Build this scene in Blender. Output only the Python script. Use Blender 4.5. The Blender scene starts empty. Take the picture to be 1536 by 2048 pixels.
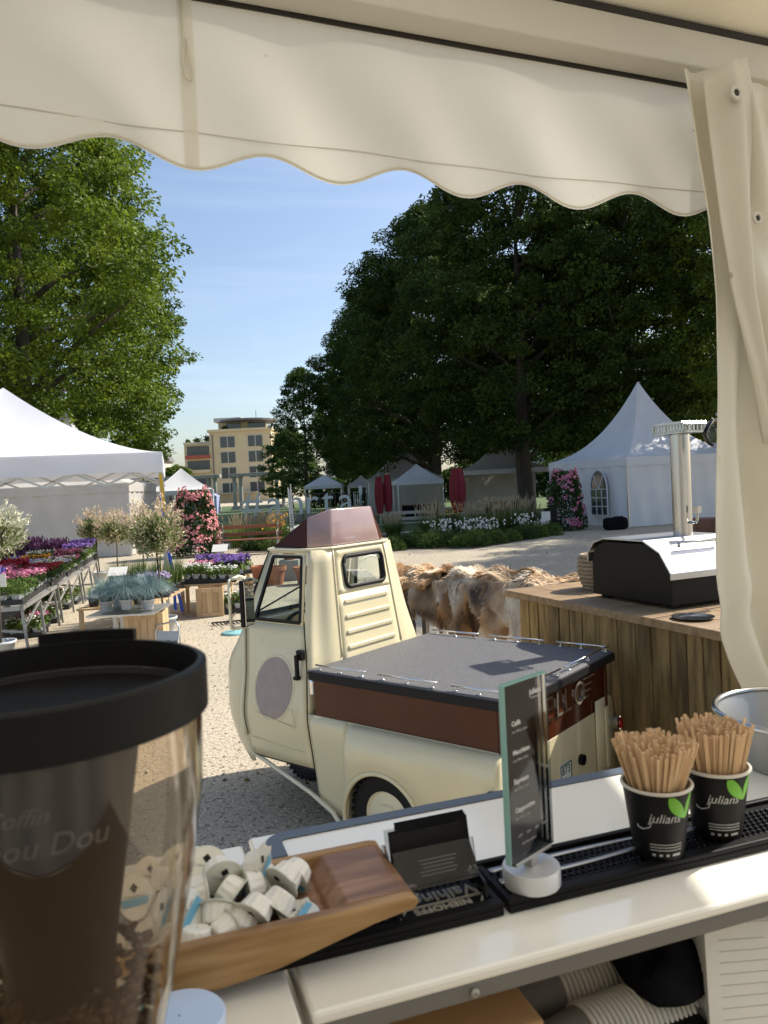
import bpy, bmesh, math, random
import numpy as np
from mathutils import Vector, Matrix

# ------------------------------------------------------------------ camera, sky, sun
SC = bpy.context.scene
COL = SC.collection
CAM_H = 1.85
def setup_camera():
    p, r = math.radians(1.95), math.radians(2.8)
    fwd = Vector((0, math.cos(p), -math.sin(p))); r0 = Vector((1, 0, 0)); u0 = r0.cross(fwd)
    right = math.cos(r)*r0 - math.sin(r)*u0; up = math.sin(r)*r0 + math.cos(r)*u0
    cd = bpy.data.cameras.new('camera'); cam = bpy.data.objects.new('camera', cd); COL.objects.link(cam)
    m = Matrix((right, up, -fwd)).transposed().to_4x4(); m.translation = (0, 0, CAM_H); cam.matrix_world = m
    cd.sensor_fit = 'VERTICAL'; cd.sensor_height = 36; cd.sensor_width = 27
    cd.lens = 36*1540/2048; cd.clip_start = .02; cd.clip_end = 6000
    cd.dof.use_dof = True; cd.dof.focus_distance = 4.2; cd.dof.aperture_fstop = 11.0
    SC.camera = cam
setup_camera()
SUN_EL, SUN_AZ = math.radians(42), math.radians(63)      # azimuth from +Y towards +X
def setup_light():
    w = bpy.data.worlds.new('World'); SC.world = w; w.use_nodes = True
    nt = w.node_tree; nt.nodes.clear()
    out = nt.nodes.new('ShaderNodeOutputWorld'); bg = nt.nodes.new('ShaderNodeBackground')
    sky = nt.nodes.new('ShaderNodeTexSky'); sky.sky_type = 'NISHITA'; sky.sun_disc = False
    sky.sun_elevation = SUN_EL; sky.sun_rotation = SUN_AZ; sky.air_density = 1.0; sky.dust_density = 1.8; sky.ozone_density = 1.3
    # thin cirrus
    tc = nt.nodes.new('ShaderNodeTexCoord'); mp = nt.nodes.new('ShaderNodeMapping'); mp.inputs['Scale'].default_value = (1.1, 2.2, 7.5); mp.inputs['Rotation'].default_value = (0.15, -.22, .3)
    nz = nt.nodes.new('ShaderNodeTexNoise'); nz.inputs['Scale'].default_value = 2.2; nz.inputs['Detail'].default_value = 7; nz.inputs['Roughness'].default_value = .55; nz.inputs['Distortion'].default_value = .6
    rp = nt.nodes.new('ShaderNodeValToRGB'); rp.color_ramp.elements[0].position = .46; rp.color_ramp.elements[1].position = .86
    rp.color_ramp.elements[1].color = (.26, .26, .26, 1)
    mx = nt.nodes.new('ShaderNodeMix'); mx.data_type = 'RGBA'; mx.inputs['B'].default_value = (5.6, 6.4, 7.3, 1)
    L = nt.links.new
    L(tc.outputs['Generated'], mp.inputs['Vector']); L(mp.outputs['Vector'], nz.inputs['Vector']); L(nz.outputs['Fac'], rp.inputs['Fac'])
    L(rp.outputs['Color'], mx.inputs['Factor']); L(sky.outputs['Color'], mx.inputs['A']); L(mx.outputs['Result'], bg.inputs['Color'])
    bg.inputs['Strength'].default_value = .125; L(bg.outputs['Background'], out.inputs['Surface'])
    ld = bpy.data.lights.new('sun', 'SUN'); ld.energy = 4.8; ld.angle = math.radians(.5); ld.color = (1, .93, .82)
    so = bpy.data.objects.new('sun', ld); COL.objects.link(so)
    d = Vector((math.sin(SUN_AZ)*math.cos(SUN_EL), math.cos(SUN_AZ)*math.cos(SUN_EL), math.sin(SUN_EL)))
    so.rotation_euler = (-d).to_track_quat('-Z', 'Y').to_euler(); so.location = (30, 20, 60)
    vs = SC.view_settings; vs.view_transform = 'Standard'; vs.look = 'None'; vs.exposure = .62; vs.gamma = 1; vs.use_curve_mapping = False
    SC.cycles.max_bounces = 10; SC.cycles.transparent_max_bounces = 16; SC.cycles.use_denoising = True
setup_light()

# ------------------------------------------------------------------ helpers
RND = random.Random(7)
def hexc(s):
    c = [int(s[i:i+2], 16)/255 for i in (0, 2, 4)]
    return tuple(x/12.92 if x <= .04045 else ((x+.055)/1.055)**2.4 for x in c)
MATS = {}
def M(name, col=(.5, .5, .5), rough=.6, metal=0, col2=None, vs=6, detail=5, lo=.35, hi=.65, bump=0, bs=80, coat=0, spec=.5, stretch=None, transl=0, seethru=None, trans=0, rnd=0, world=False, wear=None, speck=None):
    m = bpy.data.materials.new(name); m.use_nodes = True; nt = m.node_tree; N = nt.nodes; L = nt.links.new
    b = N['Principled BSDF']; out = N['Material Output']
    b.inputs['Roughness'].default_value = rough; b.inputs['Metallic'].default_value = metal
    b.inputs['Coat Weight'].default_value = coat; b.inputs['Coat Roughness'].default_value = .06; b.inputs['Specular IOR Level'].default_value = spec
    b.inputs['Transmission Weight'].default_value = trans
    b.inputs['Base Color'].default_value = (*col, 1)
    tc = N.new('ShaderNodeTexCoord'); vec = tc.outputs['Object']
    if world: vec = N.new('ShaderNodeNewGeometry').outputs['Position']
    if stretch:
        mp = N.new('ShaderNodeMapping'); mp.inputs['Scale'].default_value = stretch; L(vec, mp.inputs['Vector']); vec = mp.outputs['Vector']
    csock = None
    if col2 is not None:
        nz = N.new('ShaderNodeTexNoise'); nz.inputs['Scale'].default_value = vs; nz.inputs['Detail'].default_value = detail; L(vec, nz.inputs['Vector'])
        rp = N.new('ShaderNodeValToRGB'); e = rp.color_ramp.elements
        e[0].position = lo; e[1].position = hi; e[0].color = (*col, 1)
        if isinstance(col2, list):
            e[1].color = (*col2[-1], 1)
            for k, c in enumerate(col2[:-1]):
                q = e.new(lo+(hi-lo)*(k+1)/len(col2)); q.color = (*c, 1)
        else: e[1].color = (*col2, 1)
        L(nz.outputs['Fac'], rp.inputs['Fac']); csock = rp.outputs['Color']
    def mixin(fac, c2):
        nonlocal csock
        mx = N.new('ShaderNodeMix'); mx.data_type = 'RGBA'; L(fac, mx.inputs['Factor'])
        if csock: L(csock, mx.inputs['A'])
        else: mx.inputs['A'].default_value = (*col, 1)
        mx.inputs['B'].default_value = (*c2, 1); csock = mx.outputs['Result']
    if speck:      # (scale, threshold, colour)
        for (s, th, c) in speck:
            n2 = N.new('ShaderNodeTexNoise'); n2.inputs['Scale'].default_value = s; n2.inputs['Detail'].default_value = 2; L(vec, n2.inputs['Vector'])
            r2 = N.new('ShaderNodeValToRGB'); r2.color_ramp.elements[0].position = th; r2.color_ramp.elements[1].position = th+.06
            L(n2.outputs['Fac'], r2.inputs['Fac']); mixin(r2.outputs['Color'], c)
    if rnd:
        oi = N.new('ShaderNodeObjectInfo'); hs = N.new('ShaderNodeHueSaturation'); mr = N.new('ShaderNodeMapRange')
        mr.inputs['To Min'].default_value = 1-rnd; mr.inputs['To Max'].default_value = 1+rnd
        L(oi.outputs['Random'], mr.inputs['Value']); L(mr.outputs['Result'], hs.inputs['Value'])
        if csock: L(csock, hs.inputs['Color'])
        else: hs.inputs['Color'].default_value = (*col, 1)
        csock = hs.outputs['Color']
    if csock: L(csock, b.inputs['Base Color'])
    if bump:
        n3 = N.new('ShaderNodeTexNoise'); n3.inputs['Scale'].default_value = bs; n3.inputs['Detail'].default_value = 4; L(vec, n3.inputs['Vector'])
        bp = N.new('ShaderNodeBump'); bp.inputs['Strength'].default_value = bump; bp.inputs['Distance'].default_value = .01
        L(n3.outputs['Fac'], bp.inputs['Height']); L(bp.outputs['Normal'], b.inputs['Normal'])
    last = b.outputs['BSDF']
    if transl:
        t = N.new('ShaderNodeBsdfTranslucent'); mx = N.new('ShaderNodeMixShader'); mx.inputs['Fac'].default_value = transl
        if csock: L(csock, t.inputs['Color'])
        else: t.inputs['Color'].default_value = (*col, 1)
        L(last, mx.inputs[1]); L(t.outputs['BSDF'], mx.inputs[2]); last = mx.outputs['Shader']
    if seethru:    # (tint, amount) thin clear sheet: transparent plus fresnel gloss
        t = N.new('ShaderNodeBsdfTransparent'); t.inputs['Color'].default_value = (*seethru[0], 1)
        g = N.new('ShaderNodeBsdfGlossy'); g.inputs['Roughness'].default_value = rough
        lw = N.new('ShaderNodeLayerWeight'); lw.inputs['Blend'].default_value = seethru[1]
        mx = N.new('ShaderNodeMixShader'); L(lw.outputs['Fresnel'], mx.inputs['Fac']); L(t.outputs['BSDF'], mx.inputs[1]); L(g.outputs['BSDF'], mx.inputs[2]); last = mx.outputs['Shader']
    L(last, out.inputs['Surface']); MATS[name] = m; return m

def rotz(a): return Matrix.Rotation(a, 3, 'Z')
class MB:
    def __init__(s): s.v = []; s.f = []
    def add(s, vs, fs):
        k = len(s.v); s.v += [tuple(v) for v in vs]; s.f += [tuple(k+i for i in f) for f in fs]; return s
    def box(s, c, d, rot=None):
        c = Vector(c); vs = []
        for z in (-.5, .5):
            for x, y in ((-.5, -.5), (.5, -.5), (.5, .5), (-.5, .5)):
                q = Vector((x*d[0], y*d[1], z*d[2])); vs.append(c+(rot @ q if rot else q))
        return s.add(vs, [(3, 2, 1, 0), (4, 5, 6, 7), (0, 1, 5, 4), (1, 2, 6, 5), (2, 3, 7, 6), (3, 0, 4, 7)])
    def bar(s, a, b, w, h, up=(0, 0, 1)):
        a, b = Vector(a), Vector(b); d = (b-a).normalized(); u = Vector(up)
        if abs(d.dot(u)) > .98: u = Vector((1, 0, 0))
        r = d.cross(u).normalized(); u = r.cross(d); vs = []
        for p in (a, b):
            for x, y in ((-1, -1), (1, -1), (1, 1), (-1, 1)): vs.append(p+r*x*w/2+u*y*h/2)
        return s.add(vs, [(3, 2, 1, 0), (4, 5, 6, 7), (0, 1, 5, 4), (1, 2, 6, 5), (2, 3, 7, 6), (3, 0, 4, 7)])
    def tube(s, pts, r, n=8, caps=True):
        pts = [Vector(p) for p in pts]; k = len(pts); rs = r if isinstance(r, (list, tuple)) else [r]*k
        vs = []; u = None
        for i, p in enumerate(pts):
            d = (pts[min(i+1, k-1)]-pts[max(i-1, 0)]).normalized()
            if u is None: u = d.orthogonal().normalized()
            else:
                u = (u-d*u.dot(d)); u = u.normalized() if u.length > 1e-6 else d.orthogonal().normalized()
            w = d.cross(u)
            for j in range(n):
                a = 2*math.pi*j/n; vs.append(p+(u*math.cos(a)+w*math.sin(a))*rs[i])
        fs = [(i*n+j, i*n+(j+1) % n, (i+1)*n+(j+1) % n, (i+1)*n+j) for i in range(k-1) for j in range(n)]
        if caps: fs += [tuple(reversed(range(n))), tuple((k-1)*n+j for j in range(n))]
        return s.add(vs, fs)
    def lathe(s, prof, n=24, c=(0, 0, 0), axis='z', caps=False):
        vs = []
        for r, z in prof:
            for j in range(n):
                a = 2*math.pi*j/n; x, y = r*math.cos(a), r*math.sin(a)
                q = (x, y, z) if axis == 'z' else ((x, z, y) if axis == 'y' else (z, x, y)); vs.append((q[0]+c[0], q[1]+c[1], q[2]+c[2]))
        k = len(prof); fl = axis == 'y'
        fs = [(i*n+j, i*n+(j+1) % n, (i+1)*n+(j+1) % n, (i+1)*n+j) for i in range(k-1) for j in range(n)]
        if caps: fs += [tuple(reversed(range(n))), tuple((k-1)*n+j for j in range(n))]
        if fl: fs = [tuple(reversed(f)) for f in fs]
        return s.add(vs, fs)
    def prism(s, poly, a0, a1, axis='y'):
        n = len(poly)
        def q(p, a): return (p[0], a, p[1]) if axis == 'y' else ((a, p[0], p[1]) if axis == 'x' else (p[0], p[1], a))
        vs = [q(p, a0) for p in poly]+[q(p, a1) for p in poly]
        fs = [tuple(range(n)), tuple(reversed(range(n, 2*n)))]+[(i, i+n, (i+1) % n+n, (i+1) % n) for i in range(n)]
        return s.add(vs, fs)
    def ring(s, outer, inner):
        n = len(outer)
        return s.add(list(outer)+list(inner), [(i, (i+1) % n, (i+1) % n+n, i+n) for i in range(n)])
    def grid(s, fn, nu, nv):
        vs = [fn(i/nu, j/nv) for j in range(nv+1) for i in range(nu+1)]; w = nu+1
        return s.add(vs, [(j*w+i, j*w+i+1, (j+1)*w+i+1, (j+1)*w+i) for j in range(nv) for i in range(nu)])
    def mesh(s, name, smooth=False, fix=True):
        me = bpy.data.meshes.new(name); me.from_pydata(s.v, [], s.f)
        if fix:
            bm = bmesh.new(); bm.from_mesh(me); bmesh.ops.recalc_face_normals(bm, faces=bm.faces); bm.to_mesh(me); bm.free()
        if smooth: me.polygons.foreach_set('use_smooth', [True]*len(me.polygons))
        return me
    def build(s, name, mat, parent=None, smooth=False, bevel=0, solid=0, kind=None, loc=None, rz=0, subsurf=0, fix=True, auto=None):
        me = s.mesh(name, smooth or auto is not None, fix)
        return mkobj(name, me, mat, parent, bevel, solid, kind, loc, rz, subsurf, auto)
def mkobj(name, me, mat, parent=None, bevel=0, solid=0, kind=None, loc=None, rz=0, subsurf=0, auto=None):
    o = bpy.data.objects.new(name, me); COL.objects.link(o)
    if mat is not None and not me.materials: me.materials.append(MATS[mat] if isinstance(mat, str) else mat)
    if parent: o.parent = parent
    if loc: o.location = loc
    if rz: o.rotation_euler.z = rz
    if solid: md = o.modifiers.new('solid', 'SOLIDIFY'); md.thickness = solid; md.offset = 0
    if bevel: md = o.modifiers.new('bevel', 'BEVEL'); md.width = bevel; md.segments = 2; md.limit_method = 'ANGLE'; md.angle_limit = .6
    if subsurf: md = o.modifiers.new('sub', 'SUBSURF'); md.levels = subsurf; md.render_levels = subsurf
    if auto is not None:
        me.set_sharp_from_angle(angle=auto)
    if kind: o['kind'] = kind
    return o
def empty(name, loc=(0, 0, 0), rz=0):
    o = bpy.data.objects.new(name, None); COL.objects.link(o); o.location = loc; o.rotation_euler.z = rz; o.empty_display_size = .1; return o
def tag(o, label, cat, group=None, kind=None):
    o['label'] = label; o['category'] = cat
    if group: o['group'] = group
    if kind: o['kind'] = kind
    return o
def thing(name, label, cat, loc=(0, 0, 0), rz=0, group=None): return tag(empty(name, loc, rz), label, cat, group)
def struct(o): o['kind'] = 'structure'; return o
KIDS = {}
def dup(root, loc, rz=0, scale=None, label=None, group=None):
    r = root.copy(); COL.objects.link(r); r.location = loc; r.rotation_euler = (0, 0, rz)
    if scale is not None: r.scale = scale if hasattr(scale, '__len__') else (scale,)*3
    if label: r['label'] = label
    if group: r['group'] = group
    for ch in [o for o in root.children]:
        c = ch.copy(); COL.objects.link(c); c.parent = r
        for g in [o for o in ch.children]:
            d = g.copy(); COL.objects.link(d); d.parent = c
    return r
def quads(name, P, mat, parent=None, kind=None, smooth=False):
    """P: (N, k, 3) array of N k-gons"""
    P = np.asarray(P, np.float32); n, k = P.shape[:2]
    me = bpy.data.meshes.new(name); me.vertices.add(n*k); me.vertices.foreach_set('co', P.ravel())
    me.loops.add(n*k); me.loops.foreach_set('vertex_index', np.arange(n*k, dtype=np.int32))
    me.polygons.add(n); me.polygons.foreach_set('loop_start', np.arange(0, n*k, k, dtype=np.int32)); me.polygons.foreach_set('loop_total', np.full(n, k, np.int32))
    me.update(); me.validate()
    return mkobj(name, me, mat, parent, kind=kind)
def leafcloud(C, D, size, asp=.5, rng=None, jit=.35):
    """leaf rhombi centred at C, long axis about D"""
    n = len(C); rng = rng or np.random.default_rng(1)
    D = D+rng.normal(0, jit, (n, 3)); D /= np.linalg.norm(D, axis=1, keepdims=True)+1e-9
    R = rng.normal(0, 1, (n, 3)); W = np.cross(D, R); W /= np.linalg.norm(W, axis=1, keepdims=True)+1e-9
    L = (size*rng.uniform(.7, 1.3, (n, 1)))
    return np.stack([C-D*L*.5, C+W*L*asp*.5, C+D*L*.5, C-W*L*asp*.5], 1)
def text_obj(name, txt, size, mat, parent=None, depth=.001, mtx=None, warp=None, align='LEFT', shear=0, kind=None, res=3, bold=0):
    cu = bpy.data.curves.new(name, 'FONT'); cu.body = txt; cu.size = size; cu.extrude = depth; cu.align_x = align; cu.shear = shear; cu.resolution_u = res; cu.offset = bold
    t = bpy.data.objects.new('tmp_text', cu); COL.objects.link(t)
    dg = bpy.context.evaluated_depsgraph_get(); dg.update()
    me = bpy.data.meshes.new_from_object(t.evaluated_get(dg)); me.name = name
    bpy.data.objects.remove(t); bpy.data.curves.remove(cu)
    me.materials.clear()
    if warp:
        for v in me.vertices: v.co = warp(v.co)
    if mtx is not None: me.transform(mtx)
    return mkobj(name, me, mat, parent, kind=kind)
def axes(o, x, y, z):
    m = Matrix((Vector(x), Vector(y), Vector(z))).transposed().to_4x4(); m.translation = o; return m
def blades(n, h, spread, w, rng, droop=.4, base=.05, seg=3, hvar=.3):
    """arching grass blades as quads (list of Nx4x3)"""
    a = rng.uniform(0, 2*np.pi, n); rb = base*np.sqrt(rng.uniform(0, 1, n)); H = h*rng.uniform(1-hvar, 1+.2*hvar, n); out = spread*rng.uniform(.2, 1, n)
    dx, dy = np.cos(a), np.sin(a); px, py = -dy, dx; Q = []
    def pt(k): 
        t = k/seg
        r = rb+out*t**1.7; z = H*(t-droop*t**3*(out/spread))
        return np.stack([dx*r, dy*r, z], 1), w*(1-t*.85)
    P = np.stack([px, py, np.zeros(n)], 1)
    for k in range(seg):
        A, wa = pt(k); B, wb = pt(k+1)
        Q.append(np.stack([A-P*wa/2, A+P*wa/2, B+P*wb/2, B-P*wb/2], 1))
    return np.concatenate(Q)
# ------------------------------------------------------------------ materials
M('gravel', (.50, .43, .315), .95, col2=(.39, .335, .245), vs=.35, detail=6, lo=.3, hi=.7, bump=.9, bs=60, world=True, speck=[(30, .56, (.22, .185, .145)), (48, .58, (.66, .59, .46)), (75, .60, (.09, .08, .07))])
M('lawn', (.045, .085, .02), .9, col2=(.075, .12, .03), vs=1.5, bump=.5, bs=40, world=True)
M('soil', (.05, .035, .024), .95, col2=(.08, .06, .04), vs=8, bump=.8, bs=50, world=True)
M('hillgreen', (.09, .14, .10), .95, col2=(.13, .18, .12), vs=.05, world=True)
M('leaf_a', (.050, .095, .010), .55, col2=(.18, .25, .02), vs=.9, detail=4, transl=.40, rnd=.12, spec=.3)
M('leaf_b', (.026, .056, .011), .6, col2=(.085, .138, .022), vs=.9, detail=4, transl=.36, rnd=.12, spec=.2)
M('bark', (.06, .048, .038), .95, col2=(.11, .09, .07), vs=5, bump=1, bs=20, stretch=(1, 1, .3))
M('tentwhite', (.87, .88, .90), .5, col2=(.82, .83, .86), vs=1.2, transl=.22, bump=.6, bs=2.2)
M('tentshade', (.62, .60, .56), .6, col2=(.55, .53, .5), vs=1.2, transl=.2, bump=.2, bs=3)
M('tentblue', (.42, .48, .72), .6, transl=.2, bump=.2, bs=3)
M('pvc', (.87, .84, .745), .42, col2=(.81, .775, .675), vs=2.2, transl=.44, bump=.4, bs=7, speck=[(38, .74, (.5, .46, .38))])
M('alu', (.62, .62, .60), .38, metal=.85, col2=(.5, .5, .49), vs=3)
M('alupaint', (.60, .565, .48), .45, col2=(.52, .49, .42), vs=2.5, bump=.1, bs=30, speck=[(26, .72, (.36, .33, .28))])
M('darkgap', (.03, .027, .022), .8)
M('steel', (.52, .52, .51), .2, metal=1, col2=(.40, .40, .395), vs=2, stretch=(6, 6, .3))
M('steelrough', (.55, .56, .57), .38, metal=1, col2=(.46, .47, .48), vs=3)
M('galv', (.42, .42, .40), .42, metal=.8, col2=(.34, .34, .33), vs=5, bump=.05, bs=20)
M('cream', (.735, .66, .43), .3, col2=(.685, .605, .385), vs=2.2, detail=8, coat=.5, bump=.03, bs=5, speck=[(30, .765, (.42, .33, .2)), (7, .70, (.66, .58, .37))])
M('creamlight', (.78, .72, .52), .3, coat=.4)
M('brown', (.075, .017, .006), .12, col2=(.062, .013, .005), vs=4, coat=0, spec=.32)
M('browndull', (.075, .020, .010), .4, col2=(.055, .014, .008), vs=6, spec=.15)
M('brownfade', (.33, .235, .23), .18, col2=(.28, .185, .18), vs=5, coat=.5, speck=[(14, .73, (.20, .09, .08))])
M('badge', (.37, .30, .27), .5, col2=(.34, .27, .245), vs=20)
M('rubber', (.012, .012, .012), .6, spec=.25, bump=.2, bs=60)
M('black', (.007, .007, .007), .45, spec=.18)
M('blackgloss', (.006, .006, .007), .12, spec=.35)
M('glasswin', (.8, .85, .85), .02, seethru=((.80, .86, .84), .22))
M('glassdark', (.03, .035, .04), .05, spec=.8)
M('mirror', (.85, .86, .86), .02, metal=1)
M('chrome', (.75, .75, .75), .12, metal=1)
M('redlens', (.35, .01, .008), .15, coat=.5)
M('whiteplate', (.75, .76, .74), .4)
M('greentext', (.02, .11, .06), .5)
M('lidmat', (.085, .085, .09), .62, col2=(.12, .12, .125), vs=120, detail=2, bump=.6, bs=260, speck=[(150, .62, (.24, .24, .24))])
M('woodplank', (.115, .074, .024), .7, col2=[(.225, .148, .052), (.33, .225, .088)], vs=5, detail=8, stretch=(5, 5, .6), bump=.35, bs=18, rnd=.38, speck=[(9, .76, (.06, .032, .016))])
M('woodtop', (.22, .14, .07), .6, col2=[(.28, .185, .095), (.34, .23, .125)], vs=5, detail=8, stretch=(5, .5, 5), bump=.3, bs=18, rnd=.12)
M('crate', (.50, .33, .17), .7, col2=(.62, .44, .25), vs=4, detail=7, stretch=(6, 6, .7), bump=.2, rnd=.15)
M('bench', (.19, .062, .026), .5, col2=(.25, .09, .04), vs=6, stretch=(.6, 6, 6), rnd=.15)
M('traywood', (.17, .085, .042), .42, col2=[(.26, .14, .072), (.34, .195, .11)], vs=9, detail=8, stretch=(.8, 7, 7), bump=.06, bs=30)
M('trayside', (.19, .095, .032), .45, col2=[(.31, .175, .062), (.42, .26, .11)], vs=8, detail=8, stretch=(.8, 7, 7), bump=.06, bs=30)
M('stirrer', (.60, .40, .22), .65, col2=(.70, .49, .29), vs=30, stretch=(1, 1, .2), rnd=.14)
M('card', (.43, .25, .11), .8, col2=(.38, .215, .09), vs=6, bump=.1)
M('paperwhite', (.74, .72, .66), .6, col2=(.70, .68, .62), vs=8)
M('podwhite', (.82, .80, .74), .35, bump=.03, bs=30)
M('podlid', (.68, .67, .58), .28, metal=.2, col2=(.60, .60, .54), vs=60)
M('podblue', (.13, .38, .55), .35)
M('counterwhite', (.87, .855, .78), .14, col2=(.84, .825, .75), vs=3, coat=.4)
M('edgegrey', (.16, .155, .14), .5)
M('pebble', (.40, .35, .27), .9, col2=(.24, .21, .17), vs=20, world=True)
M('dryleaf', (.22, .14, .05), .8, col2=(.12, .09, .035), vs=20, world=True)
M('rimgrey', (.085, .105, .135), .4)
M('matblack', (.006, .006, .006), .5, spec=.16)
M('mattext', (.32, .30, .25), .6)
M('smoke', (.74, .68, .60), .012, trans=1, spec=.6)
M('acrylic', (.9, .9, .9), .05, seethru=((.80, .81, .81), .32))
M('glassgreen', (.50, .80, .74), .12, spec=.8, transl=.5)
M('printwhite', (.62, .62, .60), .5)
M('printgrey', (.42, .42, .40), .5)
M('leafgreen', (.13, .40, .02), .45)
M('bean', (.06, .025, .012), .35, col2=(.10, .045, .02), vs=40)
M('cloth', (.008, .008, .010), .9, spec=.1, bump=.3, bs=120)
M('cupkraft', (.60, .57, .50), .6)
M('brushed', (.66, .67, .68), .5, metal=.6)
M('cupgrey', (.16, .15, .13), .6)
M('floorwood', (.10, .065, .035), .6, col2=(.15, .10, .055), vs=6, stretch=(1, 8, 1))
M('aludull', (.40, .40, .39), .45, metal=.6, col2=(.30, .30, .29), vs=4)
M('skytint', (.50, .62, .82), .3, coat=.3)  # sky reflection put into the lid's colour
M('terracotta', (.36, .13, .06), .8, col2=(.42, .17, .08), vs=6)
M('potgrey', (.45, .47, .47), .6)
M('potblack', (.02, .02, .021), .6)
M('red', (.22, .012, .02), .7)
M('yellowstrap', (.65, .40, .02), .6)
M('bluestrap', (.02, .09, .55), .6)
M('leather', (.12, .045, .022), .4, col2=(.18, .07, .032), vs=5)
M('wicker', (.36, .28, .18), .8, col2=(.28, .21, .13), vs=30)
M('turq', (.22, .45, .46), .5)
M('wallcream', (.60, .50, .31), .85, col2=(.56, .46, .285), vs=.4)
M('wallpale', (.56, .53, .46), .85)
M('roofgrey', (.11, .11, .12), .7)
M('redframe', (.17, .055, .05), .7)
M('balcred', (.36, .075, .04), .6)
M('stone', (.36, .35, .31), .9, col2=(.28, .27, .24), vs=2, bump=.4)
M('letterwhite', (.86, .90, .90), .5)
M('furbase', (.25, .16, .085), .95, col2=[(.40, .27, .16), (.62, .52, .40)], vs=5, detail=3, lo=.35, hi=.68)
M('fur_a', (.16, .085, .04), .7, col2=[(.44, .24, .10), (.62, .40, .21), (.80, .64, .44)], vs=2.1, detail=2, lo=.36, hi=.64, spec=.3)
M('fur_b', (.12, .08, .055), .7, col2=[(.42, .30, .19), (.64, .50, .34), (.82, .72, .57)], vs=2.3, detail=2, lo=.36, hi=.62, spec=.3)
M('fur_c', (.03, .021, .015), .7, col2=[(.22, .115, .05), (.60, .37, .17)], vs=4, detail=3, lo=.36, hi=.66, spec=.3)
M('fur_d', (.52, .32, .16), .7, col2=[(.78, .60, .40), (.88, .80, .66)], vs=4, detail=3, lo=.3, hi=.65, spec=.3)
for nm, a, b2 in [('gr_green', (.075, .13, .025), (.13, .19, .045)), ('gr_dark', (.035, .07, .02), (.065, .11, .03)), ('gr_blue', (.15, .23, .24), (.24, .33, .33)), ('gr_lime', (.22, .30, .05), (.32, .40, .09)), ('gr_willow', (.13, .18, .05), (.26, .30, .12)), ('wil_white', (.62, .62, .46), (.72, .70, .56)), ('wil_pink', (.62, .48, .36), (.66, .58, .40)),
    ('plume', (.52, .44, .28), (.62, .55, .38)), ('fl_red', (.26, .012, .025), (.38, .03, .05)), ('fl_pink', (.50, .12, .24), (.62, .27, .37)), ('fl_violet', (.14, .07, .30), (.24, .15, .42)), ('fl_purple', (.07, .022, .075), (.13, .05, .13)), ('fl_white', (.78, .76, .70), (.85, .84, .8)), ('fl_orange', (.70, .27, .02), (.78, .40, .05)), ('fl_lilac', (.42, .33, .55), (.52, .46, .62)), ('fl_rose', (.68, .20, .22), (.80, .40, .38)), ('fl_lav', (.14, .11, .40), (.22, .18, .50))]:
    M(nm, a, .7, col2=b2, vs=9, transl=.25, spec=.25)

# ------------------------------------------------------------------ ground, lawn, beds, hill
g = MB(); g.add([(-3000, -1500, 0), (3000, -1500, 0), (3000, 4000, 0), (-3000, 4000, 0)], [(0, 1, 2, 3)]); struct(g.build('ground', 'gravel'))
def sheet(name, pts, z, mat):
    b = MB(); b.add([(x, y, z) for x, y in pts], [tuple(range(len(pts)))]); return struct(b.build(name, mat))
sheet('lawn', [(-60, 33), (-2, 28.5), (4.5, 33), (26, 40), (60, 60), (60, 110), (-70, 110)], .006, 'lawn')
sheet('flower_bed', [(-4.6, 23.6), (-.5, 22.4), (.4, 22.0), (2.5, 21.1), (5.3, 24.4), (6.6, 27.6), (5.5, 31.5), (0, 29), (-5.2, 28)], .012, 'soil')
hb = MB()
def hillf(u, v):
    x = -900+760*u; y = 750+700*v
    return (x, y, 92*math.sin(math.pi*min(1, v*.9+.02))*(.55+.3*math.sin(u*5.1+.4)+.15*math.sin(u*13))*min(1, 5*(1-u))-3)
hb.grid(hillf, 50, 14); struct(hb.build('hill', 'hillgreen', smooth=True))

def litter():
    rng = np.random.default_rng(12); n = 2600; y = rng.uniform(4.6, 20, n)**1.0; x = rng.uniform(-.52, .35, n)*y; r = rng.uniform(.006, .017, n); b = MB()
    for i in range(n):
        c = Vector((x[i], y[i], 0)); b.add([c+Vector((r[i], 0, r[i]*.3)), c+Vector((0, r[i]*.8, r[i]*.2)), c+Vector((-r[i]*.9, 0, r[i]*.3)), c+Vector((0, -r[i]*.8, r[i]*.25)), c+Vector((0, 0, r[i]*.85))], [(0, 1, 4), (1, 2, 4), (2, 3, 4), (3, 0, 4)])
    o = b.build('pebbles', 'pebble', kind='stuff'); tag(o, 'loose pebbles scattered over the gravel', 'pebbles', kind='stuff')
    n = 420; C = np.stack([rng.uniform(-.5, .35, n), rng.uniform(4.6, 24, n), rng.uniform(.004, .02, n)], 1); C[:, 0] *= C[:, 1]; D = rng.normal(0, 1, (n, 3))*[1, 1, .15]
    o = quads('dry_leaves', leafcloud(C, D, .05, .6, rng, .1), 'dryleaf'); tag(o, 'dry fallen leaves lying on the gravel', 'leaves', kind='stuff')
litter()
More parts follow.
